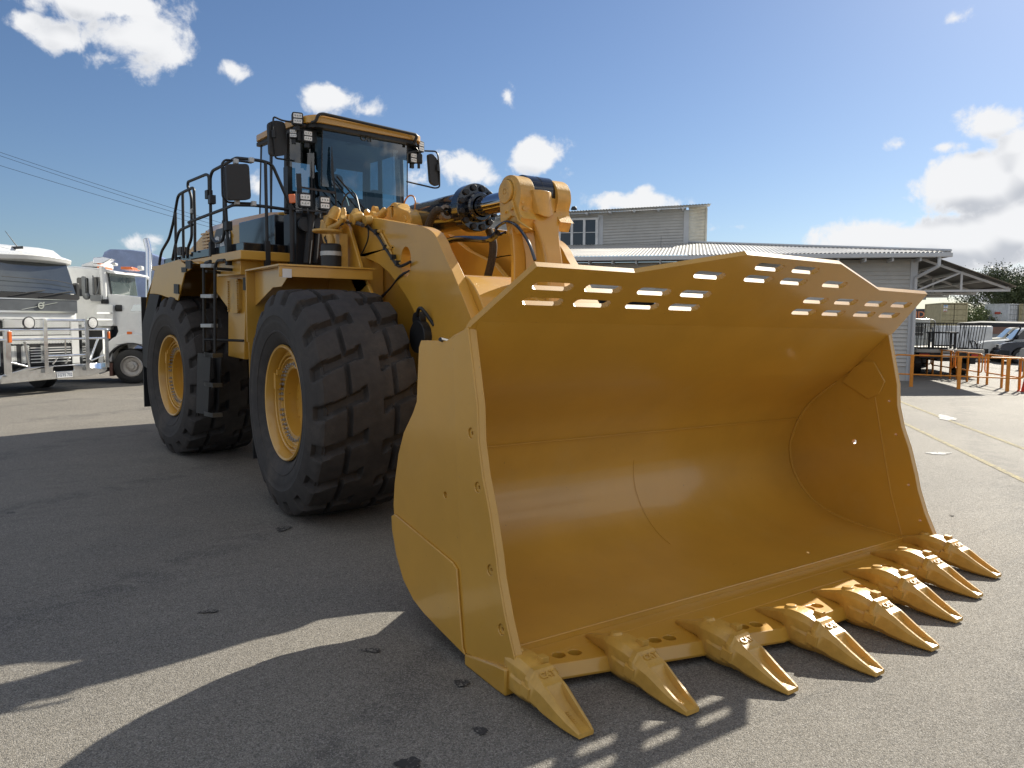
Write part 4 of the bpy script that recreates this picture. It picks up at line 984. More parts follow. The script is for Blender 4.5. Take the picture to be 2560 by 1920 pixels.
# clerestory
cz = lambda s, z: z-(s-8.06)*.028
b = BB()
for (s0, s1) in ((8.2, 12.25), (12.25, 26)):
    z = 5.5
    while z < 7.5:
        a = [b.v((s0, 7.95, cz(s0, z))), b.v((s1, 7.95, cz(s1, z))), b.v((s1, 8, cz(s1, z+.14))), b.v((s0, 8, cz(s0, z+.14))), b.v((s1, 7.95, cz(s1, z+.14))), b.v((s0, 7.95, cz(s0, z+.14)))]
        b.f(a[:4]); b.f([a[3], a[2], a[4], a[5]]); z += .14
b.build('clerestory_wall', CLAD, bld, smooth=0, recalc=False)
b = BB(); b.box(8.06, 8.3, 7.94, 8.1, 5.6, 7.5); b.box(12.2, 12.45, 7.95, 8.05, 5.5, 7.36); b.build('clerestory_post', TRIM, bld, split=True)
b = BB(); z = 5.6
while z < 7.55:
    q = [b.v((8.08, 8.02, z)), b.v((7.25, 8.3, z-.0)), b.v((7.2, 8.25, z+.16)), b.v((8.08, 8.06, z+.16)), b.v((7.25, 8.3, z+.16))]; b.f(q[:4]); z += .16
b.box(7.2, 7.28, 8.2, 12, 5.6, 7.6)
b.build('gable_boards', CRM, bld, smooth=0, recalc=False)
b = BB(); corr(b, lambda s: [(s, 7.25, cz(s, 7.64)), (s, 11, cz(s, 8.05))], 19, s0=7.05); b.build('clerestory_roof', ROOF, bld, smooth=60, recalc=False)
b = BB(); 
for k in range(14): s = 8.3+k*1.15; b.box(s, s+.1, 7.35, 8, cz(s, 7.47), cz(s, 7.57))
b.quad((7.1, 7.3, cz(7.1, 7.60)), (26, 7.3, cz(26, 7.60)), (26, 8.2, cz(26, 7.66)), (7.1, 8.2, cz(7.1, 7.66)))
b.build('rafter_ends', TRIM, bld, split=True)
b = BB(); z0w, z1w = 5.98-.11, 7.17
for k in range(6):
    s = 12.55+k*.62; b.box(s, s+.5, 7.915, 7.93, z0w-.02*k, z1w-.02*k)
o = b.build('window_pane', mat('window_dark', (.02, .022, .025), .12, coat=.3), bld, split=True)
b = BB()
for k in range(7): s = 12.5+k*.62-.06; b.box(s, s+.12, 7.87, 7.91, z0w-.08-.1, z1w+.03)
for z in (z0w-.07-.06, z1w-.0): b.box(12.4, 16.4, 7.865, 7.912, z-.04, z+.06)
b.box(12.4, 16.4, 7.88, 7.90, 6.50, 6.53); b.box(12.3, 16.4, 7.83, 7.91, 5.66, 5.74)
b.build('window_frame', mat('white_frame', (.68, .69, .69), .5), bld)
b = BB()
for s in (12.9, 9.8): b.lathe([(0, .12), (.1, .1), (.16, 0), (.16, -.06)], Matrix.Translation((13.75, 8.6, 7.8)), 12); break
b.build('roof_vent', BLK, bld)
p = at(1651, 650, D=32.0); q = at(1653, 590, D=32.0)
b = MB(); b.tube([p, q], [.012, .006], 6); b.cyl((p.x, p.y, p.z-.02), (p.x, p.y, p.z-.2), .02); b.build('roof_aerial', BLK, bld)
# ------------------------------------------------------------------- orange barriers
def gp(x, y): return ground(2260+x/6.913, 760+y/6.913)
BLAB = ['long front orange barrier with three posts, nearest the camera', 'orange barrier behind, beside the grey building corner', 'orange barrier behind, second from the grey building corner', 'orange barrier behind, third from the grey building corner', 'orange barrier at the traffic cone end of the rear row']
def barrier(P, ext0, ext1, lab, H=1.06):
    """P: post feet on the ground; tube loop beyond the end posts"""
    t = thing('crowd_barrier', lab, 'barrier', tuple(P[0]), 'orange pedestrian barriers')
    d = (P[-1]-P[0]); d.z = 0; L_ = d.length; d.normalize(); s = Vector((-d.y, d.x, 0))
    a, c = P[0]-d*ext0, P[-1]+d*ext1; U = Vector((0, 0, 1))
    za = a.z
    b = MB(); pts = fil([a+U*.42, c+U*.42, c+U*H, a+U*H], .16, 5, True); b.tube(pts, .024, 8, closed=True); b.build('rail_loop', ORB, t, smooth=50)
    for p in P:
        b = MB(); k = p-s*.0
        sec = lambda z, o: [p+d*(-.055)+s*(-.02+o)+U*z, p+d*.055+s*(-.02+o)+U*z, p+d*.055+s*(.02+o)+U*z, p+d*(-.055)+s*(.02+o)+U*z]
        b.loft([sec(0, 0), sec(.4, .0), sec(H-.06, .0), [q+d*(.03 if i in (1, 2) else 0) for i, q in enumerate(sec(H+.0, .0))]]); b.build('post', ORB, t, bevel=.003)
    return t
barrier([gp(120, 1430), gp(940, 1470), gp(1780, 1510)], .55, .42, BLAB[0])
barrier([gp(90, 1165), gp(240, 1190), gp(390, 1210)], .2, .30, BLAB[1])
barrier([gp(490, 1235), gp(630, 1260), gp(790, 1290)], .18, .25, BLAB[2])
barrier([gp(910, 1305), gp(1085, 1345), gp(1275, 1380)], .22, .28, BLAB[3])
barrier([gp(1430, 1395), gp(1680, 1450), gp(1985, 1500)], .2, .25, BLAB[4])
# cone
cp = ground(2566, 979)
cone = thing('traffic_cone', 'red traffic cone with a white band standing by the orange barriers', 'traffic cone', tuple(cp))
CR = mat('cone_red', (.62, .05, .02), .5)
b = MB(); b.lathe([(.04, .72), (.068, .52), (.105, .30), (.15, .04), (0, .04)], Matrix.Translation(cp), 24); b.lathe([(0, .725), (.04, .72)], Matrix.Translation(cp), 24); b.box(cp.x-.2, cp.x+.2, cp.y-.2, cp.y+.2, cp.z, cp.z+.04); b.build('cone_body', CR, cone, bevel=.005)
b = MB(); b.lathe([(.073, .52), (.109, .33)], Matrix.Translation(cp), 24); b.build('reflective_band', mat('cone_white', (.7, .7, .7), .4), cone)
cb = ground(2567, 925); blk = thing('concrete_bollard', 'grey concrete bollard behind the orange barriers', 'bollard', tuple(cb))
b = MB(); b.loft([[(cb.x+sx*r, cb.y+sy*r, cb.z+z) for sx, sy in ((-1, -1), (1, -1), (1, 1), (-1, 1))] for z, r in ((0, .27), (.9, .25), (1.0, .2))]); b.build('bollard_body', mat('concrete', (.34, .34, .33), .8, bump=.3), blk, bevel=.02)
# ------------------------------------------------------------------- vehicles on the right
def wheel_simple(M, r, w, parent, rim=GALV, kind='wheel'):
    """axis along local y of M, outer face at -y"""
    b = MB(M@Matrix.Rotation(R_(90), 4, 'X'))
    b.lathe([(r*.58, -w*.42), (r*.62, w*.48), (r*.86, w*.5), (r*.97, w*.42), (r, w*.25), (r, -w*.25), (r*.95, -w*.5), (r*.6, -w*.5)], Matrix.Identity(4), 36)
    t = b.build(kind, RUB2, parent, smooth=40)
    b = MB(M@Matrix.Rotation(R_(90), 4, 'X'))
    b.lathe([(r*.60, w*.46), (r*.565, w*.5), (r*.54, w*.40), (r*.50, w*.10), (r*.33, w*.08), (r*.28, w*.25), (r*.15, w*.28), (r*.14, w*.42), (0, w*.42)], Matrix.Identity(4), 30)
    for k in range(10):
        a = 2*math.pi*k/10; b.lathe([(r*.03, 0), (r*.03, w*.08), (0, w*.08)], Matrix.Translation((r*.24*math.cos(a), r*.24*math.sin(a), w*.26)), 6)
    b.build('rim', rim, t); return t
def car(pos, azm, paint, lower, label, boxy=True, snork=False, beacon=False):
    M = frame(pos, azm); t = thing('parked_car', label, 'car', tuple(pos), 'cars parked behind the barriers')
    W = .92
    def prof_(pts, w0, w1, name, m, bev=.03):
        b = MB(M); b.loft([[(x, -w0, z) for x, z in pts], [(x, w0, z) for x, z in pts]]); return b.build(name, m, t, bevel=bev, smooth=35)
    arch = lambda cx, r: [(cx+r*math.cos(a*math.pi/8), .42+r*math.sin(a*math.pi/8)) for a in range(0, 9)]
    F, Rr = 2.35, -2.35
    body = [(F, .45), (F+.02, .80), (F-.05, 1.02), (F-.3, 1.10), (.95, 1.20), (.85, 1.22), (Rr, 1.22), (Rr-.05, .8), (Rr, .42)]
    low = arch(-1.4, .44)[::-1]+arch(1.45, .44)[::-1]
    prof_(body+[(-1.84, .40)]+low[0:9]+[(-.96, .38)]+low[9:]+[(1.9, .40)], W, W, 'body', paint, .04)
    prof_([(F+.12, .42), (F+.15, .62), (F+.02, .72), (1.95, .70), (1.95, .45)], W+.015, W, 'bumper', BLK)
    prof_([(1.0, .42), (1.0, .62), (-1.0, .62), (-1.0, .42)], W+.012, W, 'side_trim', lower, .01)
    gh = [(.92, 1.20), (.42, 1.78), (.25, 1.84), (Rr+.15, 1.84), (Rr+.05, 1.75), (Rr, 1.2)]
    b = MB(M); b.loft([[(x, -(W if z < 1.3 else W-.13), z) for x, z in gh], [(x, (W if z < 1.3 else W-.13), z) for x, z in gh]]); b.build('cabin', paint, t, bevel=.03)
    wn = mat('car_glass', (.015, .02, .022), .06, coat=.5)
    for s in (-1, 1):
        for q in (((.78, 1.24), (.36, 1.72), (-.42, 1.74), (-.42, 1.24)), ((-.52, 1.24), (-.52, 1.74), (-1.35, 1.74), (-1.35, 1.24)), ((-1.45, 1.26), (-1.45, 1.74), (-2.12, 1.74), (-2.2, 1.26))):
            b = MB(M); f = lambda x, z: (x, s*(W-.13*(z-1.2)/.58+.006), z); b.quad(*[f(*k) for k in q]); b.build('window', wn, t, recalc=False)
    b = MB(M); b.quad((.90, -.8, 1.24), (.90, .8, 1.24), (.46, .72, 1.76), (.46, -.72, 1.76)); b.build('windscreen', wn, t)
    for s in (-1, 1):
        wheel_simple(M@Matrix.Translation((1.45, s*(W-.10), .39))@Matrix.Rotation(0 if s < 0 else math.pi, 4, 'Z'), .39, .24, t); wheel_simple(M@Matrix.Translation((-1.4, s*(W-.10), .39))@Matrix.Rotation(0 if s < 0 else math.pi, 4, 'Z'), .39, .24, t)
        b = MB(M); b.box(F-.04, F+.04, s*.55-.14, s*.55+.14, .80, .98); b.build('headlight', LENS, t, bevel=.02)
        b = MB(M); b.box(.62, .72, s*(W+.03)-.0, s*(W+.2), 1.28, 1.48) if s > 0 else b.box(.62, .72, -(W+.2), -(W+.03), 1.28, 1.48); b.build('side_mirror', BLK, t, bevel=.03)
    b = MB(M); b.box(F+.0, F+.03, -.38, .38, .80, .98); b.build('grille', BLK, t)
    if snork: b = MB(M); b.tube(fil([(1.2, W+.02, 1.1), (.85, W+.03, 1.2), (.5, W-.05, 1.85), (.6, W-.05, 1.95)], .05), .045); b.tube(fil([(F+.1, -.8, .7), (F+.25, -.8, 1.1), (F+.25, .8, 1.1), (F+.1, .8, .7)], .2), .035); b.build('snorkel_and_bullbar', BLK, t)
    if beacon: b = MB(M); b.lathe([(.08, 0), (.08, .1), (.05, .16), (0, .17)], Matrix.Translation((-.3, .1, 1.86)), 14); b.build('amber_beacon', ORA, t)
    return t
WP = mat('car_white', (.60, .61, .60), .3, coat=.5); BG = mat('car_beige', (.50, .47, .38), .35, coat=.4); NV = mat('car_navy', (.012, .018, .045), .2, coat=.7)
def rayaz(x): d = ray(x, 800); return math.degrees(math.atan2(d.x, d.y))
g2 = ground(2492, 901); car(g2+(ray(2492, 900)*1.0), rayaz(2520)-108, BG, BG, 'beige four-wheel drive parked farthest back behind the black steel bars', True) if 0 else None
M_ = Vector((math.sin(R_(rayaz(2500)-100)), math.cos(R_(rayaz(2500)-100)), 0))
c2 = ground(2488, 903); c2 = c2-M_*1.45
car(c2, rayaz(2500)-100, WP, NV, 'white four-wheel drive with navy lower body, snorkel and amber roof beacon', snork=True, beacon=True)
c1 = ground(2470, 893)-M_*1.45; car(c1, rayaz(2480)-100, BG, BG, 'beige four-wheel drive behind the white and navy one')
c3 = ground(2550, 908)-M_*1.3; car(c3, rayaz(2540)-100, NV, BLK, 'dark navy car at the right edge of the photo')
# flatbed truck, seen from behind
fo = at(2462, 871, Z=1.22); FBM = frame((fo.x, fo.y, gz(fo.y)), 47)
fb = thing('flatbed_truck', 'white flatbed truck seen from behind, carrying black steel frames beside the building corner', 'truck', (fo.x, fo.y, gz(fo.y)))
def FB(): return MB(FBM)
# local x forward (away), y towards the image left
b = FB(); b.box(0, 6.2, 0, 2.45, .96, 1.10); b.build('tray', mat('weathered_alloy', (.40, .40, .37), .6, dirt=(.3, .24, .15, .5)), fb, bevel=.01)
b = FB(); b.box(.1, 8.2, .75, 1.65, .62, .95); b.box(.02, .10, .15, 2.3, .74, .93); b.box(.6, 5.6, .1, .3, .5, .9); b.box(.6, 5.6, 2.1, 2.3, .5, .9); b.build('chassis', BLK, fb)
b = FB(); b.box(-.01, .02, 1.0, 1.5, .78, .92); b.build('number_plate', WTR, fb)
for y in (.28, 2.15):
    b = FB(); b.box(-.03, .02, y-.18, y+.18, .80, .91); b.build('tail_light', mat('tail_red', (.5, .03, .02), .3), fb)
for x in (1.7, 6.9):
    for y in ((.32, 2.13)): wheel_simple(FBM@Matrix.Translation((x, y, .46))@Matrix.Rotation(0 if y < 1 else math.pi, 4, 'Z'), .46, .5 if x < 2 else .28, fb)
b = FB(); cabp = [(8.5, .6), (8.55, 1.3), (8.2, 1.6), (7.9, 2.3), (6.5, 2.35), (6.45, .6)]; b.loft([[(x, .15, z) for x, z in cabp], [(x, 2.3, z) for x, z in cabp]]); b.build('truck_cab', WP, fb, bevel=.05)
b = FB(); b.quad((6.43, .45, 1.55), (6.43, 1.95, 1.55), (6.43, 1.95, 2.1), (6.43, .45, 2.1)); b.build('rear_window', BLKG, fb, recalc=False)
b = FB()
for z in (1.4, 1.7, 2.0): b.tube([(6.1, .1, z), (6.1, 2.35, z)], .022, 6)
b.tube(fil([(6.1, .05, 1.1), (6.1, .05, 2.3), (6.1, 2.4, 2.3), (6.1, 2.4, 1.1)], .2), .03, 8); b.build('headboard', GALV, fb)
def stillage(y0, y1, x, n, lean, lab, h=1.0):
    t = thing('steel_bar_frame', lab, 'steel frame', tuple(FBM@Vector((x, (y0+y1)/2, 1.11))), 'black steel frames on the flatbed')
    b = FB(); f = lambda y, z: (x+.03*z, y-lean*z, 1.125+z)
    b.tube([f(y0, 0), f(y1, 0)], .022, 6); b.tube([f(y0, h), f(y1, h)], .022, 6)
    for i in range(n+1): y = y0+(y1-y0)*i/n; b.tube([f(y, 0), f(y, h)], .015, 5)
    b.build('bars', BLK, t); return t
stillage(1.28, 2.38, .15, 10, .03, 'black barred steel frame on the left of the flatbed tray'); stillage(.05, .95, .12, 9, .12, 'black barred steel frame leaning on the right end of the flatbed tray'); stillage(.2, 2.3, 1.2, 13, .0, 'black barred steel frame standing farther in on the flatbed tray')
ts = thing('steel_stand', 'low black steel stand between the barred frames on the tray', 'stand', tuple(FBM@Vector((.6, 1.3, 1.11)))); b = FB()
for x in (.4, .9):
    for y in (.95, 1.75): b.box(x-.04, x+.04, y-.04, y+.04, 1.103, 1.72)
b.box(.33, .97, .85, 1.85, 1.72, 1.78); b.box(.36, .42, .99, 1.71, 1.2, 1.26); b.build('stand_frame', BLK, ts)
# containers
def container(px, D, z, azm, L_, paint, label, doors=True, decals=(), H=2.59, marks=True):
    d = ray(*px); hd = Vector((d.x, d.y, 0)).normalized()*D; o = Vector((CPOS.x+hd.x, CPOS.y+hd.y, z)); M = frame(o, azm)
    t = thing('shipping_container', label, 'shipping container', tuple(o)); W = 1.219
    b = MB(M)
    for s in (-1, 1):
        n = int(L_/.28); pr = None
        for i in range(n+1):
            for dx, dd in ((0, 0), (.07, 0), (.11, .035), (.20, .035), (.24, 0)):
                x = -L_+.08+(L_-.16)*(i+dx/.28)/(n+1); r = [b.v((x, s*(W-.03-dd), .12)), b.v((x, s*(W-.03-dd), H-.1))]
                if pr: b.f([pr[0], r[0], r[1], pr[1]])
                pr = r
    b.quad((-L_, -W, H-.02), (0, -W, H-.02), (0, W, H-.02), (-L_, W, H-.02)); b.quad((-L_+.02, -W, 0.1), (-L_+.02, W, .1), (-L_+.02, W, H-.05), (-L_+.02, -W, H-.05))
    b.build('side_panels', paint, t, smooth=0, recalc=False)
    b = MB(M)
    for s in (-1, 1):
        for x in (-L_, -.12): b.box(x, x+.12, s*W-.06, s*W+.06, 0, H)
        b.box(-L_+.12, -.12, s*W-.05, s*W+.05, 0, .14); b.box(-L_+.12, -.12, s*W-.04, s*W+.04, H-.1, H)
    for x in (-L_, -.1): b.box(x+.005, x+.095, -W+.06, W-.06, 0, .13); b.box(x+.005, x+.095, -W+.06, W-.06, H-.11, H)
    b.build('corner_frame', paint, t, bevel=.01)
    if doors:
        for s in (-1, 1):
            b = MB(M)
            for k in range(4): b.box(-.09, -.06, *sorted((s*.03, s*1.15)), .16+.57*k, .16+.57*k+.54)
            dr = b.build('door', paint, t, bevel=.008)
            b = MB(M)
            for y in (.32, .86): b.tube([(-.04, s*y, .1), (-.04, s*y, H-.06)], .018, 6)
            b.box(-.05, -.03, *sorted((s*.25, s*.5)), 1.0, 1.03); b.build('locking_bar', GALV if not marks else paint, dr)
        if marks:
            b = MB(M); b.text('TSSU 204', .15, Matrix.Translation((-.05, .62, 2.25))@Matrix(((0, 0, 1, 0), (1, 0, 0, 0), (0, 1, 0, 0), (0, 0, 0, 1))), .002) if 0 else None
    for (s0, y, zz, w, h, m) in decals:
        b = MB(M); b.box(s0, s0+.008, y-w/2, y+w/2, zz-h/2, zz+h/2); b.build('decal', m, t)
    return t, M
TAN = mat('container_tan', (.42, .37, .22), .55, dirt=(.30, .25, .14, .5)); CWH = mat('container_white', (.62, .64, .66), .5, dirt=(.4, .38, .34, .4))
WS = mat('decal_white', (.7, .7, .7), .5); BS = mat('decal_blue', (.15, .35, .55), .5); RS = mat('decal_red', (.55, .10, .06), .5)
cpx = (2385, 800); t_, Mt = container(cpx, 95, 1.88, 227.5, 6.06, TAN, 'tan shipping container with double doors raised above the flatbed truck', decals=((-.055, -.85, 2.2, .42, .34, WS), (-.045, -.85, 2.28, .34, .12, BS), (-.055, -.88, 1.78, .36, .26, WS), (-.045, -.88, 1.70, .30, .07, RS)))
b = MB(Mt); b.box(-6.0, .1, -1.2, 1.2, -.25, -.02)
for x in (-5.2, -4.0, -.8): b.box(x, x+.8, -1.1, 1.1, -1.55, -.6)
b.box(-6, .1, -.5, .5, -1.0, -.25)
tr_ = b.build('container_trailer', BLK); tag(tr_, 'dark trailer carrying the tan shipping container', 'trailer')
tw, Mw = container((2538, 790), 112, 2.12, rayaz(2538)+180-57, 3.0, CWH, 'white shipping container with red mark stacked in front of the tree', marks=False)
b = MB(Mw)
for s_ in (-1, 1): b.box(-1.75, -1.0, *sorted((s_*1.232, s_*1.222)), 1.35, 1.62)
 
b.build('red_marking', RS, tw, split=True)
tt, Mtt = container((2578, 790), 112, 2.12, rayaz(2578)+180+10, 6.0, TAN, 'cream shipping container at the right edge beside the white one', marks=False)
for (px, lab) in (((2510, 790), 'lower white shipping container under the stack, left end'), ((2590, 790), 'lower white shipping container under the stack, right end')):
    container(px, 113.5, -.45, rayaz(px[0])+180+25, 6.0, CWH, lab, marks=False, doors=False)
# dark sign board behind
sg = thing('sign_board', 'dark sign board with orange letters seen beside the tan container', 'sign', tuple(at(2295, 830, D=98)))
q = at(2290, 790, D=98)
az_s = rayaz(2290); Ms = frame(q, az_s+180)
b = MB(Ms); b.box(-.1, 0, -1.6, 1.1, -.9, .9); b.box(-.1, 0, .6, .7, -3.0, -.9); b.box(-.1, 0, -1.3, -1.2, -3.0, -.9); b.build('board', mat('sign_dark', (.03, .035, .05), .5), sg)
b = MB(Ms); b.text('ND', 1.1, Matrix.Translation((.01, .15, .15))@Matrix(((0, 0, 1, 0), (1, 0, 0, 0), (0, 1, 0, 0), (0, 0, 0, 1))), .01, .02); b.build('sign_letters', mat('sign_orange', (.6, .22, .10), .5), sg)
# covered trailer behind the cars
q = ground(2520, 872); cv_ = thing('covered_trailer', 'long trailer with black tarpaulin roof behind the parked cars', 'trailer', tuple(q)); Mc = frame(q, rayaz(2520)+90)
b = MB(Mc); b.box(-3.6, 4.5, -1.2, 1.2, .7, 1.35); b.build('trailer_body', mat('trailer_grey', (.30, .31, .32), .6), cv_)
b = MB(Mc); b.loft([[(x, -1.25, 1.36), (x, -1.15, 2.1-dz), (x, 0, 2.22-dz), (x, 1.15, 2.1-dz), (x, 1.25, 1.36)] for x, dz in ((-3.6, .15), (-2, .0), (1, .05), (4.5, 0))]); b.build('tarpaulin', mat('tarp_black', (.03, .032, .036), .8, bump=.4, bscale=4), cv_)
b = MB(Mc); b.box(-1.2, 3.6, -1.30, -1.26, 1.2, 1.75); b.build('side_panel', mat('brown_load', (.22, .12, .09), .6), cv_)
for x in (-2.5, 0, 3): wheel_simple(Mc@Matrix.Translation((x, -1.0, .42)), .42, .25, cv_)
q = ground(2400, 893); wb = thing('white_water_tank', 'white box-shaped tank behind the barred frames', 'tank', tuple(q)); Mc = frame(q, rayaz(2400)+90); b = MB(Mc); b.box(-1.5, 1.6, -.5, .7, .1, 1.9); b.build('tank_body', CWH, wb, bevel=.08)
# tree
def tree(base, H, Rr, n, label, seed, leafm, az_=1):
    random.seed(seed); t = thing('tree', label, 'tree', tuple(base)); b = MB()
    b.tube(spl([base, base+Vector((.2, 0, H*.2)), base+Vector((-.2, .2, H*.45)), base+Vector((.3, 0, H*.7))]), [.35*(1-i/20) for i in range(19)], 8)
    cl = []
    for i in range(34):
        a = random.uniform(0, 6.283); rr = Rr*math.sqrt(random.random())*.9; z = H*(.30+.62*random.random()**.8); f = 1-.55*max(0, (z/H-.55)/.45)
        c = base+Vector((rr*f*math.cos(a), rr*f*math.sin(a), z)); cl.append((c, random.uniform(.8, 1.7)*Rr/5))
        b.tube([base+Vector((0, 0, H*.25)), base.lerp(c, .55)+Vector((0, 0, .6)), c], [.12, .07, .03], 5)
    b.build('trunk', mat('bark', (.09, .07, .05), .9), t)
    b = MB()
    for i in range(n):
        c, r = random.choice(cl); d = Vector((random.gauss(0, 1), random.gauss(0, 1), random.gauss(0, .8))); p = c+d*r*.50
        if random.random() < .25: p.z -= random.random()*1.2
        s = random.uniform(.08, .19); u = Vector((random.gauss(0, 1), random.gauss(0, 1), random.gauss(0, 1))).normalized()*s; w = u.orthogonal().normalized()*s*.5; w.rotate(Matrix.Rotation(random.random()*6, 3, u))
        b.f([b.v(p-u), b.v(p+w), b.v(p+u), b.v(p-w)])
    b.build('crown', leafm, t, smooth=0, recalc=False); return t
LF = mat('leaves', (.07, .09, .035), .6, var=.5, vscale=.9); LF2 = mat('leaves_pale', (.13, .16, .06), .6, var=.4, vscale=.9)
d = ray(2520, 800); hd = Vector((d.x, d.y, 0)).normalized()
tree(Vector((CPOS.x, CPOS.y, 0))+hd*128+Vector((0, 0, .3)), 9.4, 7.2, 30000, 'large dark green tree beyond the white shipping container', 3, LF)
d = ray(2440, 800); hd2 = Vector((d.x, d.y, 0)).normalized()
tree(Vector((CPOS.x, CPOS.y, 0))+hd2*112+Vector((0, 0, .3)), 3.9, 3.2, 8000, 'small pale green tree between the tan and white containers', 5, LF2)
tree(Vector((CPOS.x, CPOS.y, 0))+hd*135+Vector((13, -9, .3)), 8.5, 6.5, 14000, 'dark green tree at the right edge behind the containers', 9, LF)
# far wall/fence band to close the horizon
b = MB()
for x0, x1 in ((2330, 2480),):
    a, c = at(x0, 812, D=60), at(x1, 815, D=60)
# ------------------------------------------------------------------- power lines and pole
pole_top = at(640, 583, D=75)
pole = thing('power_pole', 'timber power pole with a crossarm behind the loader', 'power pole', (pole_top.x, pole_top.y, .3))
b = MB(); b.tube([(pole_top.x, pole_top.y, .3), (pole_top.x, pole_top.y, pole_top.z+.3)], [.16, .11], 10); b.build('pole_shaft', mat('timber', (.12, .09, .06), .9), pole)
b = MB(); b.box(pole_top.x-1.1, pole_top.x+1.1, pole_top.y-.06, pole_top.y+.06, pole_top.z-.1, pole_top.z+.02); b.build('crossarm', mat('timber', (.12, .09, .06), .9), pole)
for (y0, y1, off, lab) in ((395, 583, .0, 'uppermost of the three power lines in the blue sky at left'), (403, 588, -.9, 'middle of the three power lines in the sky at left'), (436, 594, .9, 'lowest of the three power lines in the sky at left')):
    a = at(-300, y0-118, D=62); c = at(640, y1+(5 if off else 0), D=75)
    b = MB(); b.tube(sag(a, c, .25, 14), .016, 5); tag(b.build('power_line', mat('cable', (.03, .03, .035), .6)), lab, 'power line', 'power lines')
# =================================================================== TRUCKS AT THE LEFT
D1 = 23.8; a1 = R_(3.2); t1o = Vector((CPOS.x+D1*math.sin(a1), D1*math.cos(a1), 0)); t1o.z = gz(t1o.y); M1 = frame(t1o, 147)
KT = 23.8/26.2
TY = lambda x: (x-347)/274*KT
TZ = lambda yy: 2.128+(237-yy/3.77)*.01150*KT-t1o.z
T1 = thing('cab_over_truck', 'white flat-fronted truck with polished bull bar and grey bonnet panel at the left edge', 'truck', tuple(t1o), 'white trucks parked behind the loader')
def B1(): return MB(M1)
GP = mat('grey_panel', (.12, .13, .14), .35, metal=.4)
W1 = 1.14
b = B1()
cs = [(-.02, TZ(1330)), (0, TZ(850)), (-.02, TZ(700)), (-.28, TZ(370)), (-.45, TZ(290)), (-.8, TZ(215)), (-1.3, TZ(185)), (-2.2, TZ(180)), (-2.25, .9)]
b.loft([[(x-(.06 if abs(y) > 1.0 else 0), y, z) for x, z in cs] for y in (-W1, -1.0, 0, 1.0, W1)])
b.build('cab_shell', WTR, T1, bevel=.05, smooth=40)
b = B1()
vis = [(-.30, TZ(365)), (-.02, TZ(345)), (.02, TZ(300)), (-.35, TZ(262))]
b.loft([[(x-.22*(abs(y)/W1)**3, y, z-.05*(abs(y)/W1)**2) for x, z in vis] for y in (-W1-.03, -.9, -.4, 0, .4, .9, W1+.03)]); b.build('sun_visor', WTR, T1, bevel=.02)
b = B1(); sc = lambda y, z: (-.015+(z-TZ(650))/(TZ(345)-TZ(650))*-.26+.012, y, z)
b.quad(sc(-1.08, TZ(650)), sc(1.08, TZ(650)), sc(1.02, TZ(345)), sc(-1.02, TZ(345))); b.build('windscreen', mat('truck_glass', (.05, .06, .065), .05, coat=1.0, spec=1.0, metal=.35), T1, recalc=False)
b = B1(); b.box(-.02, .02, -W1+.0, W1-.0, TZ(708), TZ(655)); 
for y in (-.8, .0): b.tube([(.03, y, TZ(690)), (.05, y+.5, TZ(650)), (.03, y+.95, TZ(625))], .012, 5)
b.tube([(.05, -1.0, TZ(515)), (.05, .5, TZ(530)), (.05, 1.05, TZ(560))], .010, 5)
b.build('wiper_panel', BLK, T1)
b = B1(); b.box(-.02, .03, -W1+.02, W1-.05, TZ(838), TZ(712)); b.build('bonnet_panel', GP, T1, bevel=.01)
b = B1(); b.box(.03, .05, -W1+.04, W1-.1, TZ(840), TZ(822)); b.box(.03, .04, -W1+.04, W1-.05, TZ(716), TZ(708))
b.loft([[(.035, TY(190), TZ(815)), (.035, TY(198), TZ(808)), (.045, TY(198), TZ(808)), (.045, TY(190), TZ(815))], [(.035, TY(492), TZ(742)), (.035, TY(496), TZ(736)), (.045, TY(496), TZ(736)), (.045, TY(492), TZ(742))]])
MF = M = Matrix.Translation((.05, TY(350), TZ(772)))@Matrix(((0, 0, 1, 0), (1, 0, 0, 0), (0, 1, 0, 0), (0, 0, 0, 1)))
b.lathe([(.055, 0), (.085, 0), (.085, .012), (.055, .012), (.055, 0)], MF, 24); b.plate([(-.05, -.015), (.05, -.015), (.05, .015), (-.05, .015)], .014, MF)
b.plate([(.045, .06), (.10, .06), (.10, .10), (.07, .10), (.07, .085), (.045, .085)], .012, MF)
b.build('badge', CHR, T1)
b = B1(); b.box(-.01, .012, -1.07, .94, TZ(1330), TZ(880)); gr = b.build('grille', DKI, T1)
b = B1()
def mesh_band(z0, z1, y0, y1, py=.085, pz=.05):
    r = 0; z = z0
    while z < z1:
        y = y0+(py/2 if r % 2 else 0)
        while y < y1-py*.5:
            b.tube([(.02, y, z), (.02, y+py*.22, z+pz*.5), (.02, y+py*.78, z+pz*.5), (.02, y+py, z)], .013, 4, cap=False); y += py
        z += pz*.5; r += 1
for z0, z1 in ((TZ(980), TZ(915)), (TZ(1048), TZ(1012)), (TZ(1130), TZ(1098))): mesh_band(z0, z1, -1.0, .86)
mesh_band(TZ(1310), TZ(1150), -.98, -.72); mesh_band(TZ(1310), TZ(1150), -.55, -.38)
for yy_ in (1165, 1190, 1215, 1240, 1270, 1300): b.box(.01, .03, -.3, .84, TZ(yy_+8), TZ(yy_))
b.build('grille_mesh', WTR, gr, smooth=0, recalc=False)
b = B1(); b.box(.0, .025, -1.08, .96, TZ(1095), TZ(1055)); b.box(.0, .025, -1.08, .96, TZ(900), TZ(880)); b.box(.0, .03, .88, 1.10, TZ(1330), TZ(900))
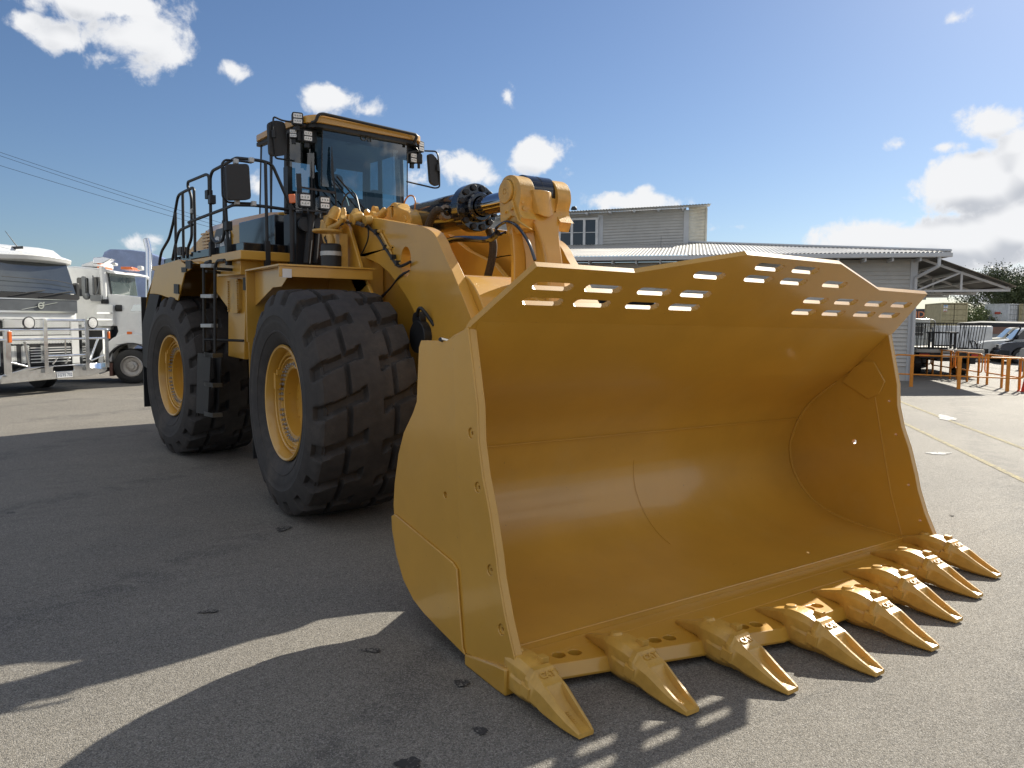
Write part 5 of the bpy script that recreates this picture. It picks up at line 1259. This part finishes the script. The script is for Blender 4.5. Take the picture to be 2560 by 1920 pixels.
b.text('VOLVO', .085, Matrix.Translation((.03, TY(68), TZ(905)))@Matrix(((0, 0, 1, 0), (1, 0, 0, 0), (0, 1, 0, 0), (0, 0, 0, 1))), .004, .002); b.build('grille_surround', WTR, gr)
for k, z in enumerate((TZ(1185), TZ(1240))):
    b = B1(); b.box(.0, .03, -.2, .9, z, z+.02); b.build('grille_slat', GP, gr)
b = B1()
def bt(p, q, r=.032): b.tube([p, q], r, 10)
XB = .42
for yy in (910, 998, 1085): bt((XB, TY(300 if yy == 910 else 20), TZ(yy+0)), (XB, TY(645 if yy == 910 else 870), TZ(yy)))
bt((XB, TY(300), TZ(1245)), (XB, TY(640), TZ(1245))); bt((XB, TY(462), TZ(1095)), (XB, TY(462), TZ(1240)), .024)
bt((XB, TY(385), TZ(1265)), (XB-.1, TY(370), TZ(1325)), .02); bt((XB, TY(495), TZ(1265)), (XB-.1, TY(480), TZ(1325)), .02)
bt((XB, TY(760), TZ(1095)), (XB, TY(680), TZ(1300))); bt((XB, TY(690), TZ(1305)), (XB, TY(815), TZ(1255)), .024); bt((XB, TY(125), TZ(1100)), (XB, TY(155), TZ(1340))); bt((XB, TY(10), TZ(1285)), (XB, TY(140), TZ(1330)), .024)
bt((XB, TY(-150), TZ(998)), (XB, TY(30), TZ(998))); bt((XB, TY(-150), TZ(1085)), (XB, TY(30), TZ(1085)))
for x0, x1 in ((272, 306), (634, 670)): b.box(XB-.09, XB+.045, TY(x0), TY(x1), TZ(1400), TZ(895))
b.box(XB-.06, XB+.03, TY(820), TY(858), TZ(1380), TZ(990)); b.box(XB-.06, XB+.03, TY(-30), TY(14), TZ(1415), TZ(1000))
b.build('bull_bar', ALU, T1, bevel=.008, smooth=40)
b = B1(); pl_ = [(y, z) for y, z in ((TY(-60), TZ(1475)), (TY(700), TZ(1455)), (TY(850), TZ(1410)), (TY(850), TZ(1330)), (TY(160), TZ(1340)), (TY(-60), TZ(1400)))]
MFx = Matrix(((0, 0, 1, .1), (1, 0, 0, 0), (0, 1, 0, 0), (0, 0, 0, 1)))
b.plate(pl_, .28, MFx, [rrect(TY(362), TY(540), TZ(1392), TZ(1345), .03)]); b.build('bumper', ALU, T1, bevel=.02)
b = B1(); b.box(.08, .12, TY(355), TY(550), TZ(1398), TZ(1338)); b.build('tow_recess', DKI, T1)
b = B1(); b.box(.39, .40, TY(387), TY(522), TZ(1455), TZ(1405)); npl = b.build('number_plate', mat('plate_white', (.68, .70, .72), .4), T1, bevel=.004)
b = B1(); b.text('1GTS 732', .105, Matrix.Translation((.402, TY(455), TZ(1431)))@Matrix(((0, 0, 1, 0), (1, 0, 0, 0), (0, 1, 0, 0), (0, 0, 0, 1))), .001, .001); b.box(.399, .402, TY(390), TY(518), TZ(1411), TZ(1406)); b.build('plate_letters', mat('plate_blue', (.04, .06, .14), .4), npl)
for x in (158, 708):
    b = B1(); Mx = Matrix.Translation((XB+.02, TY(x), TZ(932)))@Matrix.Rotation(R_(90), 4, 'Y'); b.lathe([(0, -.08), (.12, -.07), (.155, 0), (.16, .03), (.135, .035)], Mx, 28); sl = b.build('spot_lamp', BLK, T1)
    b = B1(); b.lathe([(.137, .03), (0, .045)], Mx, 28); b.build('lens', LENS, sl)
for x0, x1, y0, y1 in ((850, 868, 1020, 1090), (-8, 18, 1010, 1110)):
    b = B1(); b.box(XB+.03, XB+.06, TY(x0), TY(x1), TZ(y1), TZ(y0)); b.build('indicator', ORA, T1, bevel=.01)
b = B1()
for x, yy in ((125, 206), (230, 218), (330, 228), (530, 264)): b.box(-1.15, -.9, TY(x)-.07, TY(x)+.07, TZ(yy+8)-.02, TZ(yy)+.02)
b.box(-.8, -.4, TY(318)-.02, TY(318)+.02, TZ(240), TZ(215)); b.tube([(-.6, TY(320), TZ(222)), (-.7, TY(245), TZ(78))], [.014, .006], 6); b.build('roof_markers_and_aerial', BLK, T1, bevel=.01)
b = B1(); b.box(-6.5, -2.3, -.5, .5, .6, 1.0); b.box(-2.2, -.1, -1.15, 1.15, .55, .95); b.box(-6.5, -2.4, -1.2, 1.2, 1.0, 2.6) if 0 else None; b.build('chassis', BLK, T1)
b = B1()
for s in (-1, 1): b.loft([[( -.10, s*1.18, TZ(700)), (-.10, s*1.28, TZ(700)), (-.2, s*1.28, TZ(700)), (-.2, s*1.18, TZ(700))], [(-.12, s*1.18, TZ(540)), (-.12, s*1.30, TZ(540)), (-.25, s*1.30, TZ(540)), (-.25, s*1.18, TZ(540))]])
b.build('side_mirror', BLK, T1, bevel=.02, split=True)
for x in (-1.35, -5.2):
    for s in (-1, 1): wheel_simple(M1@Matrix.Translation((x, s*1.0, .50))@Matrix.Rotation(0 if s < 0 else math.pi, 4, 'Z'), .50, .32, T1)
# ---- bonneted truck -------------------------------------------------
D2 = 25.8; a2 = R_(8.3); t2o = Vector((CPOS.x+D2*math.sin(a2), D2*math.cos(a2), 0)); t2o.z = gz(t2o.y); M2 = frame(t2o, 113)
T2 = thing('bonneted_truck', 'white bonneted truck with side air cleaner and tall chrome exhaust behind the loader', 'truck', tuple(t2o), 'white trucks parked behind the loader')
KX, KZ = 382, 352
UX = lambda x: (x-565)/KX
UZ = lambda y: (1512-y)/KZ
def B2(): return MB(M2)
S = 0.0     # near side plane is y = -.0 ; truck spans y 0 .. 2.4
WT = 2.4
b = B2()
hood2 = [(UX(335), UZ(905)), (UX(335), UZ(572)), (UX(430), UZ(575)), (UX(740), UZ(605)), (1.15, UZ(660)), (1.30, UZ(720)), (1.38, UZ(1100)), (1.35, UZ(1250)), (.74, UZ(1250))]
ar = [(.0+.70*math.cos(R_(a)), .52+.70*math.sin(R_(a))) for a in range(15, 180, 15)]
tail = [(UX(350), UZ(1290)), (UX(360), UZ(1120)), (UX(400), UZ(1020)), (UX(430), UZ(960)), (UX(420), UZ(905))]
hp = hood2+ar+tail
def hs2(y, k): return [(x, y, z if z < 1.9 else z+(.10*k)) for x, z in hp]
MYL = lambda y: Matrix(((1, 0, 0, 0), (0, 0, 1, y), (0, 1, 0, 0), (0, 0, 0, 1)))
b.plate(hp, WT-.16, MYL(.08)); b.build('bonnet', WTR, T2, bevel=.06, smooth=40, seg=3)
b = B2()
fa = [(.0+.70*math.cos(R_(a)), .52+.70*math.sin(R_(a))) for a in range(0, 196, 12)]; fb_ = [(.0+.92*math.cos(R_(a)), .50+1.02*math.sin(R_(a))) for a in range(0, 196, 12)]
b.plate(fa+fb_[::-1], .3, MYL(-.02)); b.plate(fa+fb_[::-1], .3, MYL(WT-.28)); b.build('front_mudguard', WTR, T2, bevel=.04, smooth=50, seg=3, split=True)
b = B2(); b.plate([(.0+.66*math.cos(R_(a)), .52+.68*math.sin(R_(a))) for a in range(0, 196, 12)]+[(.0+.71*math.cos(R_(a)), .52+.71*math.sin(R_(a))) for a in range(192, -2, -12)], .25, MYL(-.03)); b.build('arch_liner', RUB2, T2, smooth=50)
b = B2(); cabp = [(UX(-260), UZ(905)), (UX(-260), UZ(300)), (UX(0), UZ(290)), (UX(300), UZ(312)), (UX(690), UZ(360)), (UX(745), UZ(375))]
cp2 = [(UX(345), UZ(905)), (UX(-420), UZ(905)), (UX(-420), UZ(310)), (UX(0), UZ(290)), (UX(320), UZ(310)), (UX(350), UZ(575))]
b.plate(cp2, WT-.3, MYL(.15)); b.build('cab_shell', WTR, T2, bevel=.05)
b = B2()   # roof with visor
b.loft([[(UX(300)-.02, y, UZ(345)), (UX(300), y, UZ(312)), (UX(400)+.42*min(1, (y-.1)/1.1), y, UZ(325)-.03), (UX(425)+.42*min(1, (y-.1)/1.1), y, UZ(352)-.03)] for y in (.1, .4, .8, 1.2, 1.6, 2.0, 2.3)])
b.build('roof_visor', WTR, T2, bevel=.02)
b = B2(); yw = [.16, .5, .9, 1.25, 1.6, 2.0, 2.3]
wb_ = lambda y, z: (UX(345)+.42*min(1, (y-.16)/1.1)-.25*max(0, y-1.3)+(.08 if z < 2.7 else .0), y, z)
pr = None
for y in yw:
    r = [b.v(wb_(y, UZ(578))), b.v(wb_(y, UZ(345)))]
    if pr: b.f([pr[0], r[0], r[1], pr[1]])
    pr = r
b.build('windscreen', mat('truck_glass_clear', (.10, .13, .13), .05, coat=1.0, spec=1.0, metal=.3), T2, recalc=False)
b = B2()
for x0, x1, z0_, z1_ in ((10, 130, 597, 405), (170, 262, 580, 398)): b.plate(rrect(UX(x0), UX(x1), UZ(z0_), UZ(z1_), .05), .01, MYL(.138))
b.build('side_window', mat('window_dark', (.02, .022, .025), .12, coat=.3), T2, split=True)
b = B2()
for p, q, r in (((130, 400), (165, 400), .0),): pass
b.tube([(UX(200), -.05, UZ(385)), (UX(205), -.05, UZ(570))], .02, 6); b.tube([(UX(265), .0, UZ(440)), (UX(235), -.05, UZ(580))], .02, 6)
b.plate(rrect(UX(95), UX(130), UZ(590), UZ(395), .03), .12, MYL(-.16)); b.plate(rrect(UX(175), UX(290), UZ(648), UZ(585), .05), .2, MYL(-.15)); b.lathe([(0, .1), (.08, .07), (.11, 0), (.08, -.07), (0, -.1)], Matrix.Translation((UX(135), -.1, UZ(598)))@Matrix.Rotation(R_(90), 4, 'X'), 16)
b.build('mirror_cluster', GP, T2, bevel=.01)
b = B2(); b.plate(rrect(UX(230), UX(400), UZ(905), UZ(682), .06), .42, MYL(-.10)); ac = b.build('air_cleaner', WTR, T2, bevel=.04, seg=3)
b = B2()
for y in (770, 838): b.box(UX(235), UX(400), -.115, -.1, UZ(y+9), UZ(y-8))
b.build('clamp_band', CHR, ac, split=True)
b = B2(); b.cyl((UX(300), .05, UZ(640)), (UX(290), .05, UZ(290)), .085, k=20); sn = b.build('intake_pipe', WTR, ac)
b = B2(); b.cyl((UX(305), .05, UZ(672)), (UX(303), .05, UZ(628)), .10, k=20); b.cyl((UX(410), .1, UZ(718)), (UX(480), .1, UZ(718)), .10, k=20); b.build('rubber_boot', RUB2, ac, bevel=.02, split=True)
b = B2(); b.loft([[(UX(222), y, UZ(265)), (UX(225), y, UZ(205)), (UX(330), y, UZ(195)), (UX(418), y, UZ(212)), (UX(330), y, UZ(262))] for y in (-.2, .28)]); b.build('intake_head', CHR, ac, bevel=.02)
b = B2(); b.loft([[(UX(15), y, UZ(285)), (UX(20), y, UZ(262)), (UX(130), y, UZ(225)), (UX(220), y, UZ(222)), (UX(225), y, UZ(285))] for y in (.5, 1.8)]); b.build('roof_air_conditioner', WTR, T2, bevel=.03)
b = B2()
for x0, x1 in ((195, 232), (425, 538)): b.box(UX(x0)-.03, UX(x1), .5+.2*(x0 > 400), 1.6, UZ(302), UZ(272))
for i, b_ in enumerate(()): pass
b.build('amber_lightbar', ORA, T2, bevel=.02, split=True)
b = B2(); b.box(UX(632), UX(680), .3, .6, UZ(312), UZ(268)); b.box(UX(380), UX(420), .15, .4, UZ(275), UZ(245)); b.build('work_lamp', LENS, T2, bevel=.02, split=True)
b = B2(); hv = [(UX(568), UZ(750)), (UX(600), UZ(680)), (UX(760), UZ(676)), (UX(760), UZ(748))]; b.plate(hv, .01, MYL(.075)); b.build('bonnet_vent', CHR, T2)
b = B2(); b.plate(rrect(UX(533), UX(587), UZ(990), UZ(962), .02), .02, MYL(-.035)); b.build('side_marker', ORA, T2)
b = B2(); ex = fil([(UX(805), 2.0, UZ(760)), (UX(812), 2.0, UZ(60)), (UX(770), 2.0, UZ(-20))], .15, 4)
b.tube([(UX(660), 1.2+.9, UZ(470)), (UX(660), 2.1, UZ(0))], .01) if 0 else None
b.build('x', CHR, T2) if 0 else b.b.free()
b = B2(); b.box(-6.5, 1.2, .75, 1.65, .65, 1.0); b.box(UX(-420), UX(330), .3, 2.1, .55, UZ(905)); b.build('chassis', BLK, T2)
b = B2(); b.cyl((UX(-60), .35, .72), (UX(160), .35, .72), .33, k=24); b.build('fuel_tank', GP, T2)
b = B2(); b.box(UX(330), UX(365), .02, .5, UZ(1430), UZ(1290)); b.build('mudflap', mat('brown_flap', (.10, .045, .035), .7), T2)
b = B2(); b.plate(rrect(UX(-30), UX(350), UZ(945), UZ(908), .01), .3, MYL(.1)); b.build('cab_step', GALV, T2)
for x in (0, -4.6, -5.9):
    for s in (0, 1): wheel_simple(M2@Matrix.Translation((x, .17 if s == 0 else WT-.17, .52))@Matrix.Rotation(math.pi if s else 0, 4, 'Z'), .525, .33, T2, rim=mat('rusty_alloy', (.45, .43, .41), .35, metal=.6, dirt=(.25, .10, .04, .7)))
# exhaust stack of the bonneted truck, far side
b = MB(); e0 = at(372, 780, D=25.5); e1 = at(372, 625, D=25.5); e2 = at(365, 598, D=25.5)
d = (M2.to_3x3()@Vector((0, 0, 1)))
b.tube(fil([e0, e1, e2], .2, 4), [.10]*7, 16); b.build('exhaust_stack', CHR, T2)
b = MB(); nd_ = (e2-e1).normalized(); b.cyl(e2+nd_*.002, e2+nd_*.012, .085, k=16); b.build('exhaust_mouth_shade', DKI, T2)  # near-black disc, the shade of the hollow pipe put into colour
# ---- blue and white sleeper truck behind ----------------------------
D3 = 37; a3 = R_(rayaz(345)); t3o = Vector((CPOS.x+D3*math.sin(a3), D3*math.cos(a3), 0)); t3o.z = gz(t3o.y); M3 = frame(t3o, 113)
T3 = thing('sleeper_truck', 'truck with a tall rounded pale blue sleeper roof behind the white bonneted truck', 'truck', tuple(t3o))
BLU = mat('pale_blue_paint', (.26, .33, .52), .25, coat=.5); dz3 = 37*.905/1936
zz = lambda y: 2.128+(800-y)*dz3-t3o.z
xx = lambda x: (x-345)*dz3*1.05
sp3 = [(xx(268), zz(900)), (xx(270), zz(650)), (xx(276), zz(636)), (xx(288), zz(629)), (xx(330), zz(629)), (xx(372), zz(634)), (xx(420), zz(655)), (xx(450), zz(700)), (xx(455), zz(740)), (xx(520), zz(750)), (xx(530), zz(900))]
b = MB(M3); b.plate(sp3, 2.4, MYL(.0)); b.build('sleeper_cab', BLU, T3, bevel=.25, smooth=50, seg=4)
b = MB(M3); b.plate([(xx(268)+.01, zz(790)), (xx(268)+.01, zz(690)), (xx(300), zz(650)), (xx(318), zz(634)), (xx(300), zz(634)), (xx(275), zz(645)), (xx(272), zz(660))], .01, MYL(-.006)) if 0 else None; b.b.free()
b = MB(M3); b.box(-6, 3, .7, 1.7, .6, 1.0); b.build('chassis', BLK, T3)
for x in (-1.5, 2.6):
    wheel_simple(M3@Matrix.Translation((x, .15, .52)), .52, .3, T3); wheel_simple(M3@Matrix.Translation((x, 2.25, .52))@Matrix.Rotation(math.pi, 4, 'Z'), .52, .3, T3)
# =================================================================== LIGHT, SKY, CAMERA
sd = Vector((1.49, .425, 1.0)).normalized()
el = math.asin(sd.z); rot = math.atan2(sd.x, sd.y)
CLIT, CSHD = (10.0, 10.1, 10.3), (6.2, 6.5, 7.1)
w = bpy.data.worlds.new('World'); scene.world = w; w.use_nodes = True; g = G(tree=w.node_tree)
bgn = w.node_tree.nodes['Background']
sky = g.n('ShaderNodeTexSky', sky_type='NISHITA', sun_disc=False, sun_elevation=el, sun_rotation=rot, air_density=1.0, dust_density=.4, ozone_density=2.2, altitude=20)
tcn = g.n('ShaderNodeTexCoord').outputs['Generated']
def cloud_base(vec, dz=0.0, daz=0.0):
    """blobs of cloud in azimuth / elevation, four nodes each"""
    sx = g.n('ShaderNodeSeparateXYZ', {0: vec}).outputs
    azn = g.m('ARCTAN2', sx[0], sx[1]); eln = g.m('ARCSINE', sx[2])
    p = g.n('ShaderNodeCombineXYZ', {0: g.m('ADD', azn, daz), 1: g.m('ADD', eln, dz), 2: 0.0}).outputs[0]
    acc = None
    for (px, py, rx, ry, st) in CL:
        d = ray(px, py).normalized(); a0, e0 = math.atan2(d.x, d.y), math.asin(d.z)
        c2 = 1/(1+((px-1280)/1936)**2)
        wa, we = rx/1936*c2/math.cos(e0), ry/1936*math.sqrt(c2)
        v = g.n('ShaderNodeVectorMath', {0: p, 1: (1/wa, 1/we, 0), 2: (-a0/wa, -e0/we, 0)}, operation='MULTIPLY_ADD').outputs[0]
        f = g.m('MULTIPLY_ADD', g.n('ShaderNodeVectorMath', {0: v}, operation='LENGTH').outputs['Value'], -st, st)
        acc = f if acc is None else g.m('MAXIMUM', acc, f)
    n0 = g.n('ShaderNodeTexNoise', {'Vector': vec, 'Scale': 2.3, 'Detail': 2.0, 'Roughness': .5}).outputs[0]
    fwd = g.n('ShaderNodeVectorMath', {0: vec, 1: (math.sin(CYAW), math.cos(CYAW), 0)}, operation='DOT_PRODUCT').outputs['Value']
    gen = g.m('MULTIPLY', g.m('SUBTRACT', n0, .44), 4.0); gen = g.m('SUBTRACT', gen, g.ramp(fwd, .25, .62, 0, 3)); gen = g.m('MINIMUM', gen, .8)
    return g.m('MAXIMUM', acc, gen)
K = 1/.8641
CL = [(d_[0]*K, d_[1]*K, d_[2]*K, d_[3]*K, d_[4]) for d_ in (
    (225, 5, 190, 50, 1), (300, 80, 120, 75, 1.1), (140, 80, 70, 40, .75), (235, 130, 70, 30, .5), (60, 45, 50, 20, .45),
    (720, 212, 80, 36, .95), (790, 240, 50, 30, .6), (1095, 210, 22, 28, .45),
    (1160, 338, 85, 48, 1), (1010, 368, 75, 42, .95), (905, 390, 60, 45, .8), (1370, 436, 125, 32, 1), (560, 400, 30, 30, .5), (290, 520, 40, 18, .4), (505, 152, 30, 14, .35),
    (2140, 262, 75, 42, .9), (2195, 320, 60, 50, .7), (2040, 318, 60, 12, .35), (1943, 312, 26, 12, .35), (2012, 352, 26, 10, .3),
    (2120, 400, 190, 75, 1.6), (2240, 370, 150, 70, 1.4), (2080, 520, 200, 70, 1.6), (2220, 490, 190, 90, 1.6), (1880, 512, 130, 45, 1.2), (1980, 565, 190, 50, 1.4), (2200, 620, 240, 50, 1.4), (1590, 490, 40, 12, .3), (2062, 40, 30, 16, .3))]
base_ = cloud_base(tcn)
def cn(vec, sc, det): return g.m('SUBTRACT', g.n('ShaderNodeTexNoise', {'Vector': vec, 'Scale': sc, 'Detail': float(det), 'Roughness': .6, 'Distortion': .25}).outputs[0], .5)
off = g.n('ShaderNodeVectorMath', {0: tcn, 1: tuple(c*.03 for c in (sd+Vector((0, 0, .7))).normalized())}, operation='ADD').outputs[0]
base_up = cloud_base(tcn, .022, .008); nA = g.m('ADD', g.m('MULTIPLY', cn(tcn, 9.0, 2), .45), g.m('MULTIPLY', cn(tcn, 26.0, 12), .95)); nB = cn(off, 9.0, 3)
dens = g.m('ADD', base_, g.m('MULTIPLY', nA, 2.1))
dens2 = g.m('ADD', base_, g.m('MULTIPLY', nB, 2.9))
mask = g.ramp(dens, .02, .50)
shade = g.m('MULTIPLY', g.ramp(g.m('ADD', g.m('SUBTRACT', base_up, base_), g.m('MULTIPLY', nB, 2.0)), -.25, .70), g.ramp(dens, .15, .8))
ccol = g.mix(shade, CLIT, CSHD)
sxyz = g.n('ShaderNodeSeparateXYZ', {0: tcn}).outputs
skyc = g.mix(1.0, sky.outputs[0], (.80, .895, 1.05), 'MULTIPLY')
fin = g.mix(mask, skyc, ccol)
w.node_tree.links.new(fin, bgn.inputs['Color']); bgn.inputs['Strength'].default_value = .052
w.cycles.sampling_method = 'MANUAL'; w.cycles.sample_map_resolution = 512
sun = bpy.data.lights.new('sun', 'SUN'); sun.energy = 5.0; sun.angle = R_(.55); sun.color = (1.0, .93, .80)
so = bpy.data.objects.new('sun', sun); COL.objects.link(so); so.rotation_euler = sd.to_track_quat('Z', 'Y').to_euler()
cam = bpy.data.cameras.new('camera'); cam.sensor_width = 36; cam.lens = CF/2560*36; cam.clip_end = 4000; cam.clip_start = .05
co = bpy.data.objects.new('camera', cam); COL.objects.link(co)
co.matrix_world = Matrix.Translation(CPOS)@Matrix((RT, UP, -FW)).transposed().to_4x4()
scene.camera = co
scene.view_settings.view_transform = 'Standard'; scene.view_settings.look = 'None'; scene.view_settings.gamma = 1; scene.view_settings.exposure = 0.8
scene.render.engine = 'CYCLES'
